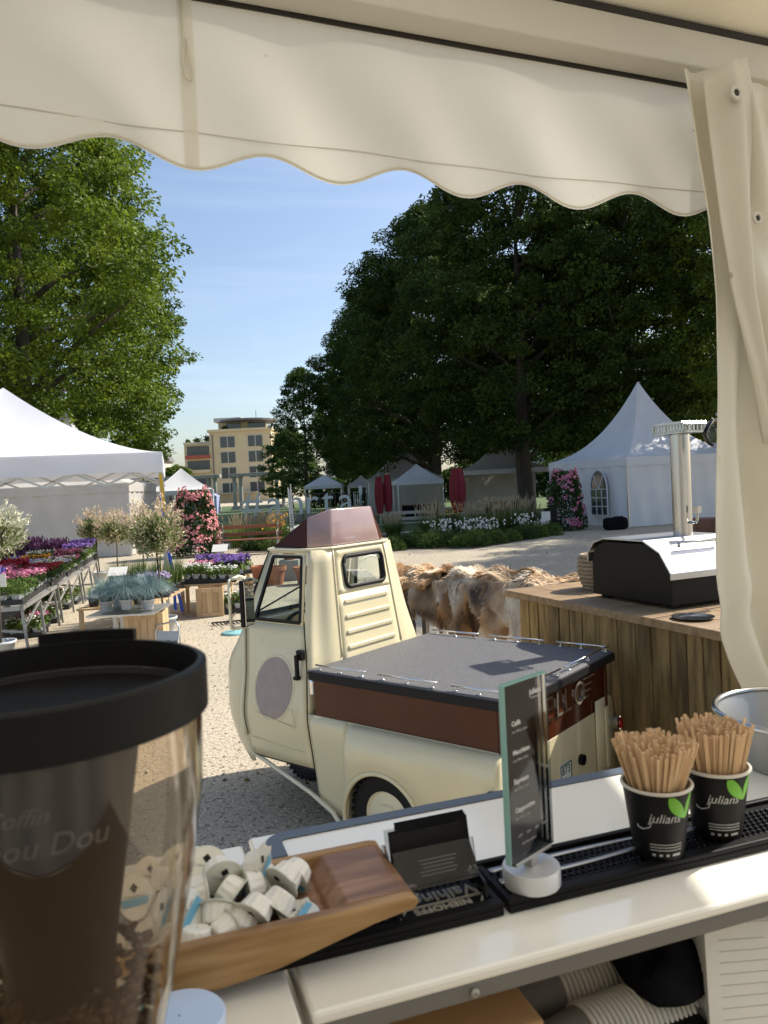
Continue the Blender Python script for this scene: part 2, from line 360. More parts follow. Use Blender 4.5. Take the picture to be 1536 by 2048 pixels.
# ------------------------------------------------------------------ trees
def crown(seed, h, r, n=46000, leaf=.21, clumps=300, flat=1.0, low=.0, rough=.22):
    rng = np.random.default_rng(seed)
    # clumps spread over an egg-shaped volume, biased outward
    t = rng.uniform(0, 1, clumps)**.85; a = rng.uniform(0, 2*np.pi, clumps)
    prof = np.sin(np.pi*np.clip(t*.80+.20, 0, 1))**.6
    lob = 1+rough*np.sin(a*3+seed)+rough*.8*np.sin(a*5+t*9+seed*2)
    rr = r*prof*lob*np.sqrt(rng.uniform(.30, 1.0, clumps))
    cc = np.stack([rr*np.cos(a), rr*np.sin(a), low+t*h], 1)
    cr = rng.uniform(.40, .95, clumps)*max(r/6.0, .62)
    per = n//clumps; idx = np.repeat(np.arange(clumps), per); m = len(idx)
    d = rng.normal(0, 1, (m, 3)); d /= np.linalg.norm(d, axis=1, keepdims=True)
    rad = rng.uniform(.25, 1.0, (m, 1))**.6
    off = d*rad*cr[idx][:, None]*np.array([1.15, 1.15, .62])
    C = cc[idx]+off; C[:, 2] -= .12*(off[:, 0]**2+off[:, 1]**2)
    D = d*np.array([1, 1, .2])+np.array([0, 0, -.45])
    return leafcloud(C, D, leaf, .52, rng, .4), cc
def make_tree(name, label, loc, h, r, seed, mat, trunk_h, trunk_r, n=46000, leaf=.21, group=None, clumps=300, rough=.22):
    t = thing(name, label, 'tree', loc, 0, group); rng = random.Random(seed)
    Q, cc = crown(seed, h-trunk_h, r, n, leaf, clumps, low=trunk_h, rough=rough)
    quads('crown', Q, mat, t)
    b = MB(); top = trunk_h+.75*(h-trunk_h)
    b.tube([(0, 0, -.1), (.03, .02, trunk_h*.4), (-.05, .04, trunk_h), (.1, -.1, (trunk_h+top)/2), (0, 0, top)], [trunk_r*1.35, trunk_r, trunk_r*.9, trunk_r*.5, trunk_r*.1], 10)
    ids = list(range(len(cc))); rng.shuffle(ids)
    for i in ids[:26]:
        q = Vector(cc[i]); z0 = min(top*.9, max(trunk_h*.8, q.z-.35*math.hypot(q.x, q.y)-rng.uniform(.3, 1.2)))
        mid = Vector((q.x*.5, q.y*.5, (z0+q.z)/2+.25)); b.tube([(0, 0, z0), mid, q], [trunk_r*.34, trunk_r*.2, trunk_r*.05], 6)
    b.build('trunk', 'bark', t, smooth=True); return t
GL = 'tall chestnut trees on the left side'; GR = 'chestnut trees of the row on the right'
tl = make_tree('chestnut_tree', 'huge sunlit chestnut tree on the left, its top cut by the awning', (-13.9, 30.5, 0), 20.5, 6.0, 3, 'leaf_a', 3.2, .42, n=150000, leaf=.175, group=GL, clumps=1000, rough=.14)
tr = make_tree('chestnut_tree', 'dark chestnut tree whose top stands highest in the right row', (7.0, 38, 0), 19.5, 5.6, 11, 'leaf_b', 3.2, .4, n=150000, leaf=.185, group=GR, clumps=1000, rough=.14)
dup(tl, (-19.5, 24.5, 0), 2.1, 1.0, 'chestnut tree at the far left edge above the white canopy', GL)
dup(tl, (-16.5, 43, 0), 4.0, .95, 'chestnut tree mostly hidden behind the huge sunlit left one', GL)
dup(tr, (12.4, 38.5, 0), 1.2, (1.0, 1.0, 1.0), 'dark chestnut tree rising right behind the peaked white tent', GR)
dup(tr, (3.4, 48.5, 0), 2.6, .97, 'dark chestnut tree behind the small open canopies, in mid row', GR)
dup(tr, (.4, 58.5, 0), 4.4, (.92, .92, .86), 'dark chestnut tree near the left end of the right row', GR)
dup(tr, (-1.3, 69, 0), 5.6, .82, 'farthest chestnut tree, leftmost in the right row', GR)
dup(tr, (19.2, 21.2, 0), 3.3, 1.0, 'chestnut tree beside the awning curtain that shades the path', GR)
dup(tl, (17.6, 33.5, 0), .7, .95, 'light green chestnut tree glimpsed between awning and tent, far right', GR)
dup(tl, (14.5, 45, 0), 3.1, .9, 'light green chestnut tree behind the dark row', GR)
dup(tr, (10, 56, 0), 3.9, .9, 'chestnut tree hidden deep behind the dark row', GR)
make_tree('lime_tree', 'slim loose tree left of the dark row beside the cream building', (-5.9, 60, 0), 11.2, 2.4, 21, 'leaf_b', 2.2, .18, n=24000, leaf=.17, clumps=260, rough=.25)
make_tree('yew_tree', 'low dark rounded tree in front of the cream building', (-9.3, 78, 0), 8.0, 2.7, 31, 'leaf_b', 1.2, .2, n=30000, leaf=.19, clumps=320, rough=.2)
make_tree('small_tree', 'small bright tree growing over the stone pergola', (-23.3, 88, 0), 5.2, 2.2, 41, 'leaf_a', 1.6, .12, n=7000, leaf=.24, clumps=60)

def backdrop():  # dark foliage added to stand for the shade under the trees
    t = thing('backdrop', 'long dark hedge added for the shade under the trees behind the small canopies', 'backdrop', (16, 76, 0)); rng = np.random.default_rng(8); n = 26000
    C = np.stack([rng.uniform(-23, 30, n), rng.uniform(-1.0, 1.0, n), rng.uniform(0, 1, n)**.8*3.4], 1); C[:, 2] *= 1+.18*np.sin(C[:, 0]*.7)
    quads('foliage', leafcloud(C, rng.normal(0, 1, (n, 3)), .38, .6, rng), 'leaf_b', t)
backdrop()
# ------------------------------------------------------------------ buildings
def apartment():
    t = thing('apartment_building', 'cream apartment block with flat roof, balconies and paired windows', 'building', (-38.2, 150, 0))
    b = MB(); b.box((2.5, 6, 5.9), (5, 12, 11.8)); b.box((11, 6.3, 6.9), (12, 12.6, 13.8)); b.box((-2.3, 7, 3.6), (4.6, 9, 7.2)); b.build('wall', 'wallcream', t, bevel=.02)
    r = MB(); r.box((11.0, 6, 14.05), (12.6, 13, .5)); r.box((10.5, 7, 15.05), (8.5, 8, 1.6)); r.box((2.5, 6, 11.95), (5.2, 12.3, .3)); ro = r.build('roof', 'wallcream', t)
    p = MB(); n = 20; p.prism([(12+5.9*math.cos(2*math.pi*k/n), 5+6.4*math.sin(2*math.pi*k/n)) for k in range(n)], 15.86, 16.2, 'z'); p.build('penthouse_roof', 'roofgrey', ro)
    p = MB(); p.box((7.5, 8, 16.7), (5.5, 4, .8)); p.build('roof_housing', 'wallpale', ro)
    p = MB(); p.tube([(13.5, 5, 16.2), (13.5, 5, 18.2)], .06, 6); p.build('antenna', 'roofgrey', ro)
    for i in range(2):
        w = MB(); w.box((9.3+4.6*i, 2.93, 15.1), (2.8 if i == 0 else 3.4, .1, 1.2)); w.build('window', 'glassdark', t)
    for row in range(4):
        for c in range(2):
            z = 12.0-3.0*row-.2; x = 8.5+5.4*c
            f = MB(); f.box((x, -.02, z), (3.0, .12, 2.3)); fo = f.build('window', 'wallpale', t)
            for k in (-1, 1):
                q = MB(); q.box((x+k*.74, -.1, z), (1.3, .06, 2.1)); q.build('pane', 'glassdark', fo)
    for z in (10.3, 7.5, 4.4):
        q = MB(); q.box((2.7, -.03, z), (4.3, .14, 1.9)); q.build('window', 'glassdark', t)
        q = MB()
        if z > 6:
            q.box((2.7, -.6, z-1.15), (4.6, 1.2, .6)); q.build('balcony', 'balcred' if z > 9 else 'wallcream', t)
            for k in range(9):
                pass
        rl = MB(); rl.bar((.5, -1.15, z-.25), (4.9, -1.15, z-.25), .06, .06)
        for k in range(12): rl.bar((.5+.4*k, -1.15, z-.8), (.5+.4*k, -1.15, z-.25), .03, .03)
        rl.build('railing', 'roofgrey', t)
    a = MB(); a.box((2.7, -.9, 11.55), (4.6, 1.8, .12)); a.build('awning', 'wallpale', t)
    a = MB(); a.box((9.5, -1.0, 1.9), (9, 2, .12)); a.build('awning', 'wallpale', t)
    for k in range(3):
        q = MB(); q.box((-3.9+1.45*k, 2.45, 5.2), (1.0, .16, 2.4)); q.build('window', 'glassdark', t)
        q = MB(); q.box((-3.9+1.45*k, 2.45, 1.9), (1.0, .16, 2.0)); q.build('window', 'redframe', t)
    pp = MB(); pp.tube([(5.6, -.1, 0), (5.6, -.1, 13.4)], .09, 6); pp.build('downpipe', 'roofgrey', t)
    rng = np.random.default_rng(5)
    for (x, y, z, s) in [(4.2, 2, 12.6, .9), (2.2, 2, 12.4, .6), (5.6, 3, 13.4, 1.0), (.6, 1, 12.3, .4), (-2.5, 3, 7.5, .6), (7.6, 2, 14.6, .6)]:
        C = rng.normal(0, .45*s, (160, 3))+[x, y, z]; quads('roof_plant', leafcloud(C, rng.normal(0, 1, (160, 3)), .45, .5, rng), 'leaf_b', t, kind='stuff')
apartment()
def old_house():
    t = thing('old_house', 'pale old town house with slate roof and dark red window frames', 'house', (-51.5, 152, 0))
    b = MB(); b.box((3.7, 5, 4.5), (8, 10, 9)); b.build('wall', 'wallpale', t)
    r = MB(); r.prism([(-.9, 9), (8.2, 9), (6.6, 11.6), (.8, 11.6)], -.4, 10.3, 'y'); r.build('roof', 'roofgrey', t)
    c = MB(); c.box((3.7, -.05, 5.0), (8.1, .12, .2)); c.build('cornice', 'redframe', t)
    for z in (6.3, 2.3):
        for x in (1.1, 3.7, 6.5):
            f = MB(); f.box((x, -.04, z), (1.7, .2, 2.7)); fo = f.build('window', 'redframe', t)
            q = MB(); q.box((x, -.16, z), (1.15, .1, 2.2)); q.build('pane', 'glassdark', fo)
old_house()
def pergola(name, label, loc, xs, w):
    t = thing(name, label, 'pergola', loc)
    for x in xs:
        for dx in (-.35, .35):
            c = MB(); c.lathe([(.30, 0), (.30, .2), (.22, .3), (.2, 3.2), (.27, 3.3), (.3, 3.45)], 12, (x+dx, 0, .7), caps=True); c.build('column', 'stone', t, smooth=False)
        p = MB(); p.box((x, 0, .35), (1.6, 1.0, .7)); p.build('plinth', 'stone', t, bevel=.03)
    b = MB(); b.box((sum(xs)/len(xs), 0, 4.33), (w, .9, .35)); b.build('beam', 'stone', t, bevel=.03)
    b = MB(); b.box((sum(xs)/len(xs), .3, .55), (w-.3, .3, .8)); b.build('balustrade', 'stone', t, bevel=.03)
pergola('pergola', 'stone pergola of paired columns in front of the cream building, right part', (-13.6, 84, -.55), [-2.2, 2.4], 6.4)
pergola('pergola', 'stone pergola half covered by the small bright tree', (-20.8, 84, -.55), [-2.4, 2.2], 6.6)
for (x, y, w, h, lb) in [(-4.2, 120, 9, 7.5, 'grey roofed house half hidden by the slim loose tree'), (24, 95, 22, 9, 'pale house glimpsed between the trunks of the dark row')]:
    t = thing('distant_house', lb, 'house', (x, y, 0)); b = MB(); b.box((0, 4, h/2), (w, 8, h)); b.build('wall', 'wallpale', t)
    r = MB(); r.prism([(-w/2-.4, h), (w/2+.4, h), (0, h+3)], -.4, 8.4, 'y'); r.build('roof', 'roofgrey', t)
    for k in range(3):
        for z in (h*.3, h*.7):
            q = MB(); q.box((-w*.32+k*w*.32, -.03, z), (1.2, .1, 1.6)); q.build('window', 'glassdark', t)

# ------------------------------------------------------------------ pavilions
def pagoda(name, label, cat, loc, rz, side, eave, peak, mat, walls='', val=.28, curve=2.2, window=False, legs=True, group=None, frame='alu'):
    """tent with local corner at origin, sides along +x and +y"""
    t = thing(name, label, cat, loc, rz, group); S = side; n = 14; b = MB(); c = S/2
    def roof(side_k):
        def fn(u, v):
            k = 1-v                                       # v 0 eave .. 1 peak
            hgt = eave+(peak-eave)*(v**curve*.75+.25*v); a = -c+S*u; p = [(a*k, -c*k), (c*k, a*k), (-a*k, c*k), (-c*k, -a*k)][side_k]
            return (c+p[0], c+p[1], hgt-.05*math.sin(math.pi*u)*math.sin(math.pi*v))
        return fn
    for k in range(4): b.grid(roof(k), 10, n)
    b.build('roof', mat, t, smooth=False, auto=.5)
    vb = MB(); per = max(4, int(S/.3))
    cor = [(0, 0), (S, 0), (S, S), (0, S)]
    for k in range(4):
        p, q = cor[k], cor[(k+1) % 4]
        def fv(u, v, p=p, q=q):
            out = 1.004
            x = c+(p[0]+(q[0]-p[0])*u-c)*out; y = c+(p[1]+(q[1]-p[1])*u-c)*out
            sc = .03*(1-abs(math.sin(math.pi*u*per))) if val > .2 else 0
            return (x, y, eave-(val+sc*-1)*v if v > .5 else eave)
        vb.grid(fv, per*4, 1)
    vb.build('valance', mat, t, smooth=False)
    if legs:
        for i, (x, y) in enumerate(cor):
            l = MB(); l.box((x+(.05 if x == 0 else -.05), y+(.05 if y == 0 else -.05), eave/2), (.06, .06, eave)); l.build('leg', frame, t)
    for ch in walls:
        p, q = {'f': (cor[0], cor[1]), 'r': (cor[1], cor[2]), 'k': (cor[2], cor[3]), 'l': (cor[3], cor[0])}[ch]
        w = MB()
        def fw(u, v, p=p, q=q):
            x = p[0]+(q[0]-p[0])*u; y = p[1]+(q[1]-p[1])*u; k = 1-.012*(1+math.sin(u*40+v*3))
            return (c+(x-c)*k, c+(y-c)*k, .02+(eave-.04)*v)
        w.grid(fw, 30, 6); w.build('side_wall', mat, t, smooth=True)
    return t
# big peaked tent on the right
A71 = math.atan2(.325, .945)
pt = pagoda('pagoda_tent', 'large white peaked tent with an arched window, right of the flower bed', 'tent', (8.34, 26.27, 0), A71, 5.0, 2.42, 5.35, 'tentwhite', 'flrk', val=.3, curve=2.4)
def arched_window(parent, S):
    y0, w, zb, zs = 1.55, 1.0, .42, 1.35      # on wall x = 0 of the tent
    n = 12; arc = [(y0+w/2*math.cos(math.pi*k/n), zs+w/2*1.35*math.sin(math.pi*k/n)) for k in range(n+1)]
    poly = [(y0-w/2, zb), (y0+w/2, zb)]+arc
    g_ = MB(); g_.prism(poly, -.075, -.06, 'x'); g_.build('window', 'glassdark', parent)
    b = MB()
    for k in range(1, 3): b.box((-.085, y0-w/2+w*k/3, (zb+zs)/2), (.02, .035, zs-zb))
    for k in range(1, 4): b.box((-.085, y0, zb+(zs-zb)*k/3), (.021, w, .035))
    b.bar((-.085, y0, zs), (-.085, y0-.32, zs+.52), .02, .035); b.bar((-.085, y0, zs), (-.085, y0+.32, zs+.52), .02, .035)
    pr = poly+[poly[0]]
    for k in range(len(pr)-1): b.bar((-.086, *pr[k]), (-.086, *pr[k+1]), .022, .045, (1, 0, 0))
    b.build('window_bars', 'tentwhite', parent)
arched_window(pt, 5.0)
# tents in the middle distance
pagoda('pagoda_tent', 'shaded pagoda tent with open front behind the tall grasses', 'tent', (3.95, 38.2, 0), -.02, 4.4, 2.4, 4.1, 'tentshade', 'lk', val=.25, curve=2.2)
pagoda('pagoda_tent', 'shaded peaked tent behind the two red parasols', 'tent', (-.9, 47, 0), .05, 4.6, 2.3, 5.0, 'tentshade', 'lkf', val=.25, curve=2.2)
pagoda('canopy', 'small white canopy on thin legs right of the red parasols', 'canopy', (.75, 40.5, 0), .1, 2.5, 2.05, 2.95, 'tentwhite', '', val=.22, curve=1.3)
pagoda('canopy', 'white canopy among clothes racks, left of the trees', 'canopy', (-5.0, 49, 0), .0, 2.4, 2.05, 2.75, 'tentwhite', '', val=.2, curve=1.0)
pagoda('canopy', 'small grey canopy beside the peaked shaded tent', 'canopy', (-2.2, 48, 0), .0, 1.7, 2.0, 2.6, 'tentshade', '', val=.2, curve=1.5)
pagoda('canopy', 'closed blue grey canopy tent behind the left climbing rose', 'canopy', (-18.3, 71, -.4), .1, 2.9, 2.1, 3.3, 'tentblue', 'flrk', val=.25, curve=1.6)
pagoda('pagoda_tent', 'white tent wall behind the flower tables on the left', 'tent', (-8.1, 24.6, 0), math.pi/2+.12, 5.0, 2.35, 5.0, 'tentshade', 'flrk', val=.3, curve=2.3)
pagoda('canopy', 'white canopy glimpsed between the left tent wall and the leaning pole', 'canopy', (-11.0, 36, 0), .2, 3.0, 2.1, 3.2, 'tentwhite', 'r', val=.22, curve=1.4)
# large pop-up canopy over the flower stand
def flower_canopy():
    W, D, E, PK = 5.0, 4.0, 2.53, 3.80; x1, y0 = -3.32, 11.7; CR = .27
    t = thing('pop_up_canopy', 'white pop-up canopy with steel scissor frame over the flower stand', 'canopy', (x1-W*math.cos(CR), y0-W*math.sin(CR), 0), CR)
    b = MB(); cx, cy = W/2, D/2
    for k in range(4):
        def fn(u, v, k=k):
            s = 1-v; hgt = E+(PK-E)*(v**1.55); a = -1+2*u
            p = [(a*s, -s), (s, a*s), (-a*s, s), (-s, -a*s)][k]
            return (cx+p[0]*cx, cy+p[1]*cy, hgt-.05*math.sin(math.pi*u)*math.sin(math.pi*v)**.8)
        b.grid(fn, 16, 16)
    b.build('roof', 'tentwhite', t, auto=.5)
    v = MB(); cor = [(0, 0), (W, 0), (W, D), (0, D)]
    for k in range(4):
        p, q = cor[k], cor[(k+1) % 4]
        v.grid(lambda u, w, p=p, q=q: (cx+(p[0]+(q[0]-p[0])*u-cx)*(1.003+.004*math.sin(u*31)*w), cy+(p[1]+(q[1]-p[1])*u-cy)*(1.003+.004*math.sin(u*27)*w), E-.30*w+.012*math.sin(u*17)*w), 30, 4)
    v.build('valance', 'tentwhite', t, smooth=True)
    for x, y in cor:
        l = MB(); l.box((x+(.04 if x == 0 else -.04), y+(.04 if y == 0 else -.04), E/2), (.05, .05, E)); l.build('leg', 'alu', t)
    fr = MB(); z0, z1 = 2.06, 2.42
    for (p, q) in [(cor[0], cor[1]), (cor[3], cor[2]), (cor[1], cor[2]), (cor[0], cor[3])]:
        p = Vector((*p, 0)); q = Vector((*q, 0)); n = 6; ins = (Vector((cx, cy, 0))-(p+q)/2).normalized()*.06
        for k in range(n):
            a = p.lerp(q, k/n)+ins; c = p.lerp(q, (k+1)/n)+ins
            fr.bar(a+Vector((0, 0, z0)), c+Vector((0, 0, z1)), .02, .035); fr.bar(a+Vector((0, 0, z1)), c+Vector((0, 0, z0)), .02, .035)
    for x, y in cor: fr.bar((x, y, 2.35), (cx, cy, 2.75), .025, .04)
    fr.bar((cx, 0, z0), (cx, cy, 2.75), .025, .04); fr.bar((cx, cy, 2.3), (cx, cy, 3.7), .05, .05)
    fr.build('scissor_frame', 'alu', t)
    # straps at the corner pole
    for k, (m, z0, z1, dx) in enumerate([('yellowstrap', 1.3, 2.2, -.05), ('bluestrap', .12, 1.9, .06), ('bluestrap', .08, 1.6, .16)]):
        s = MB(); s.grid(lambda u, w: (W+dx*(1-w)+.045*u-.04+.03*math.sin(w*4+k), -.06+.0*u+.02*math.sin(w*7+k), z0+(z1-z0)*w), 1, 10); s.build('strap', m, t, solid=.003)
    return t
flower_canopy()
# ------------------------------------------------------------------ flower stand on the left
NPR = np.random.default_rng(99)
T0 = Vector((-4.42, 9.3, 0)); TD = Vector((-1.68, 7.06, 0)).normalized(); TN = Vector((-TD.y, TD.x, 0))   # TN points left
TA = math.atan2(TD.y, TD.x)
def display_table(loc, ln, wd, z, label, group):
    t = thing('display_table', label, 'table', loc, TA, group)     # local x along, y to the left
    f = MB()
    f.bar((0, .03, z), (ln, .03, z), .04, .05); f.bar((0, wd-.03, z), (ln, wd-.03, z), .04, .05); f.bar((.02, 0, z), (.02, wd, z), .04, .05); f.bar((ln-.02, 0, z), (ln-.02, wd, z), .04, .05)
    f.build('frame', 'aludull', t)
    n = int(wd/.18)
    for k in range(n):
        s = MB(); s.box((ln/2, .1+k*(wd-.2)/(n-1), z+.035), (ln-.02, .1, .018)); s.build('slat', 'alu', t)
    for x in (.12, ln*.5, ln-.12):
        for y in (.05, wd-.05):
            l = MB(); l.bar((x, y, z-.02), (x-.05, y-.06 if y < .5 else y+.06, 0), .03, .03); l.build('leg', 'aludull', t)
    b = MB(); b.bar((.12, .04, .3), (ln*.5, .04, z-.05), .02, .03); b.bar((ln*.5, .04, .3), (ln-.12, .04, z-.05), .02, .03); b.bar((.08, .04, .28), (.08, wd-.05, z-.04), .02, .03); b.build('brace', 'aludull', t)
    return t
TL = ['nearest metal trestle table of the flower stand', 'middle metal trestle table of the flower stand', 'farthest metal trestle table of the flower stand']
for k in range(3): display_table(T0+TD*(2.42*k), 2.36, 1.9, .58, TL[k], 'trestle tables of the flower stand')
def tray(kind, leafmat, flmat, h, fln, fsize, spiky=False, label='', group=''):
    t = thing('flower_tray', label, 'flower tray', (0, 0, 0), 0, group); rng = np.random.default_rng(abs(hash(kind)) % 1000 if False else sum(map(ord, kind)))
    b = MB(); b.box((0, 0, .035), (.44, .44, .07)); b.build('tray', 'potblack', t)
    p = MB()
    for i in range(3):
        for j in range(3): p.lathe([(.045, .06), (.062, .14), (.055, .135)], 8, (-.145+.145*i, -.145+.145*j, 0))
    p.build('pots', 'potgrey', t, kind=None)
    n = 520; C = np.stack([rng.uniform(-.24, .24, n), rng.uniform(-.24, .24, n), .12+(h-.12)*rng.uniform(0, 1, n)**.7], 1)
    C[:, 2] *= 1-.25*np.abs(C[:, 0]/.24)**3
    D = np.array([0, 0, .8])+rng.normal(0, .6, (n, 3)); quads('foliage', leafcloud(C, D, .075 if not spiky else .13, .45 if not spiky else .12, rng), leafmat, t)
    if flmat:
        m = fln; C = np.stack([rng.uniform(-.23, .23, m), rng.uniform(-.23, .23, m), h*rng.uniform(.86, 1.12, m)], 1)
        if spiky:
            C[:, 2] = h*rng.uniform(.95, 1.6, m)
            quads('blossoms', leafcloud(C, np.array([0, 0, 1.])+0*C, fsize*2.2, .35, rng, .15), flmat, t)
        else:
            nn = np.array([0, 0, 1.])+rng.normal(0, .5, (m, 3)); nn /= np.linalg.norm(nn, axis=1, keepdims=True); u = np.cross(nn, rng.normal(0, 1, (m, 3))); u /= np.linalg.norm(u, axis=1, keepdims=True); w = np.cross(nn, u)
            r = fsize*rng.uniform(.7, 1.2, (m, 1)); ang = [2*np.pi*k/6 for k in range(6)]
            quads('blossoms', np.stack([C+(u*np.cos(a)+w*np.sin(a))*r*.5+nn*r*(.12 if i % 2 else 0) for i, a in enumerate(ang)], 1), flmat, t)
    return t
KINDS = {'lav': ('gr_green', 'fl_lav', .22, 260, .03, True, 'tray of violet lavender'), 'green': ('gr_green', None, .3, 0, .03, True, 'tray of green herb plants without blossoms'), 'pink': ('gr_dark', 'fl_pink', .26, 220, .045, False, 'tray of bright pink flowers'),
 'red': ('gr_dark', 'fl_red', .27, 330, .05, False, 'tray of deep red flowers'), 'lilac': ('gr_green', 'fl_lilac', .26, 180, .045, False, 'tray of pale lilac flowers'), 'white': ('gr_green', 'fl_white', .26, 120, .035, False, 'tray of small white flowers'),
 'orange': ('gr_dark', 'fl_orange', .28, 140, .05, False, 'tray of orange flowers'), 'violet': ('gr_green', 'fl_violet', .3, 280, .05, False, 'tray of violet blue flowers'), 'purple': ('gr_dark', 'fl_purple', .27, 260, .045, True, 'tray of dark purple flower spikes')}
PROTO = {}
def put_tray(kind, loc, rz, where, group, s=None):
    s = s or (RND.uniform(.94, 1.1), RND.uniform(.94, 1.1), RND.uniform(.8, 1.25)); k = KINDS[kind]; lab = k[6]+' '+where; g2 = 'flower trays: '+k[6][8:]+', '+group
    if kind not in PROTO:
        PROTO[kind] = tray(kind, *k[:6], label=lab, group=g2); o = PROTO[kind]; o.location = loc; o.rotation_euler.z = rz; o.scale = s; return o
    return dup(PROTO[kind], loc, rz, s, lab, g2)
plan = ['green lav lav lav', 'green lav lav lav', 'pink lav lav lav', 'pink pink red red', 'red red red red', 'red red red red', 'white lilac purple purple', 'lilac lilac purple green', 'white lilac lilac purple', 'pink orange lilac orange', 'pink white purple purple', 'white white purple purple', 'violet white purple purple', 'violet purple purple purple', 'violet purple purple purple']
for i, row in enumerate(plan):
    for j, kd in enumerate(row.split()):
        p = T0+TD*(.27+.478*i)+TN*(.26+.46*j); put_tray(kd, (p.x, p.y, .626), TA+RND.choice([0, math.pi/2, math.pi]), 'on the left trestle tables', 'left tables')
for i, (kd, a, b) in enumerate([('white', 1.55, .3), ('pink', 2.1, .35), ('white', 2.7, .3), ('white', 4.2, .35), ('green', 4.8, .3)]):
    p = T0+TD*a+TN*b; put_tray(kd, (p.x, p.y, .0), TA, 'on the gravel under the left tables', 'under tables')
# second stand by the canopy pole
def low_stand(loc, sx, sy, z, label):
    t = thing('plant_stand', label, 'plant stand', loc)
    for k in range(int(sy/.16)):
        s = MB(); s.box((0, -sy/2+.08+k*.16, z-.012), (sx, .13, .024)); s.build('board', 'crate', t)
    for x in (-sx/2+.05, sx/2-.05):
        for y in (-sy/2+.05, sy/2-.05):
            l = MB(); l.box((x, y, (z-.024)/2), (.05, .05, z-.024)); l.build('leg', 'crate', t)
low_stand((-3.62, 11.15, 0), 1.0, 2.1, .42, 'low wooden stand carrying lime grass and chives by the pole')
low_stand((-2.82, 12.75, 0), .85, 1.7, .46, 'low wooden stand carrying white and violet trays right of the pole')
def grass_pot(loc, label, group, mat, n, h, spread, w, droop=.45, pot='potgrey', seed=0, plume=None, potr=.075, poth=.12):
    t = thing('potted_grass', label, 'potted plant', loc, 0, group); rng = np.random.default_rng(seed+3)
    b = MB(); b.lathe([(potr*.75, 0), (potr, poth), (potr*1.06, poth), (potr*1.06, poth-.02), (potr*.9, poth-.02), (.001, poth-.025)], 14, caps=False); b.build('pot', pot, t, smooth=True)
    Q = blades(n, h, spread, w, rng, droop, potr*.6); Q[:, :, 2] += poth-.03; quads('grass', Q, mat, t)
    if plume: plumes(t, 30, h*1.15, spread*.8, rng, plume)
    return t
def plumes(t, n, h, spread, rng, mat='plume', L=.16):
    a = rng.uniform(0, 2*np.pi, n); r = spread*rng.uniform(.05, 1, n); z = h*rng.uniform(.75, 1.05, n); Q = []
    for k in range(3):
        th = a+rng.normal(0, .1, n); d = np.stack([np.cos(a)*.35*r/spread, np.sin(a)*.35*r/spread, np.ones(n)], 1); d /= np.linalg.norm(d, axis=1, keepdims=True)
        wv = np.stack([np.cos(th+k*1.05), np.sin(th+k*1.05), 0*a], 1)*.014; B = np.stack([np.cos(a)*r, np.sin(a)*r, z-L], 1)
        Q.append(np.stack([B, B+d*L*.4+wv, B+d*L*1.1, B+d*L*.4-wv], 1))
    st = np.stack([np.cos(a)*r*.25, np.sin(a)*r*.25, 0*a+.1], 1); B = np.stack([np.cos(a)*r, np.sin(a)*r, z-L], 1); wv = np.stack([-np.sin(a), np.cos(a), 0*a], 1)*.002
    Q.append(np.stack([st-wv, st+wv, B+wv, B-wv], 1)); quads('plumes', np.concatenate(Q), mat, t)
gf = 'blue fescue pots on the near crate'
for i, (x, y, z) in enumerate([(-3.42, 9.30, .50), (-3.15, 9.22, .52), (-2.9, 9.28, .5), (-3.3, 9.55, .52), (-3.0, 9.55, .54), (-3.45, 9.8, .46), (-3.15, 9.85, .47)]):
    grass_pot((x, y, z), 'pot of drooping blue fescue grass above the near wooden crate', gf, 'gr_blue', 700, .42, .42, .008, .85, 'potgrey', i)
b = thing('pot_shelf', 'thin board under the blue fescue pots, resting on the near crate', 'board', (-3.18, 9.45, .48)); q = MB(); q.box((0, 0, -.01), (.8, .8, .02)); q.build('board', 'alu', b)
q = MB(); q.box((-.12, .05, -.25), (.05, .05, .46)); q.box((-.3, .3, -.25), (.05, .05, .46)); q.build('prop', 'alu', b)
for i in range(9):
    grass_pot((-3.95+.3*(i % 3)+.05*i % .1, 10.3+.26*(i//3), .42), 'pot of lime green feathery grass on the low stand', 'lime grass pots on the low stand', 'gr_lime', 300, .24, .17, .006, .5, 'potblack', 20+i)
for i in range(12):
    grass_pot((-4.05+.28*(i % 4), 11.35+.26*(i//4), .42), 'pot of upright dark green chives on the low stand', 'chive pots on the low stand', 'gr_green', 130, .42, .1, .007, .1, 'potblack', 40+i)
for i, (kd, x, y) in enumerate([('white', -3.0, 12.2), ('white', -2.6, 12.2), ('pink', -3.0, 12.7), ('violet', -2.6, 12.7), ('violet', -3.0, 13.2), ('violet', -2.6, 13.2)]):
    put_tray(kd, (x, y, .462), .1*i, 'on the low stand right of the pole', 'low stand')
put_tray('lilac', (-3.35, 11.05, .42), .2, 'between lime grass and chives', 'low stand'); put_tray('white', (-2.38, 12.0, 0), .3, 'on the gravel beside the far crate', 'gravel')
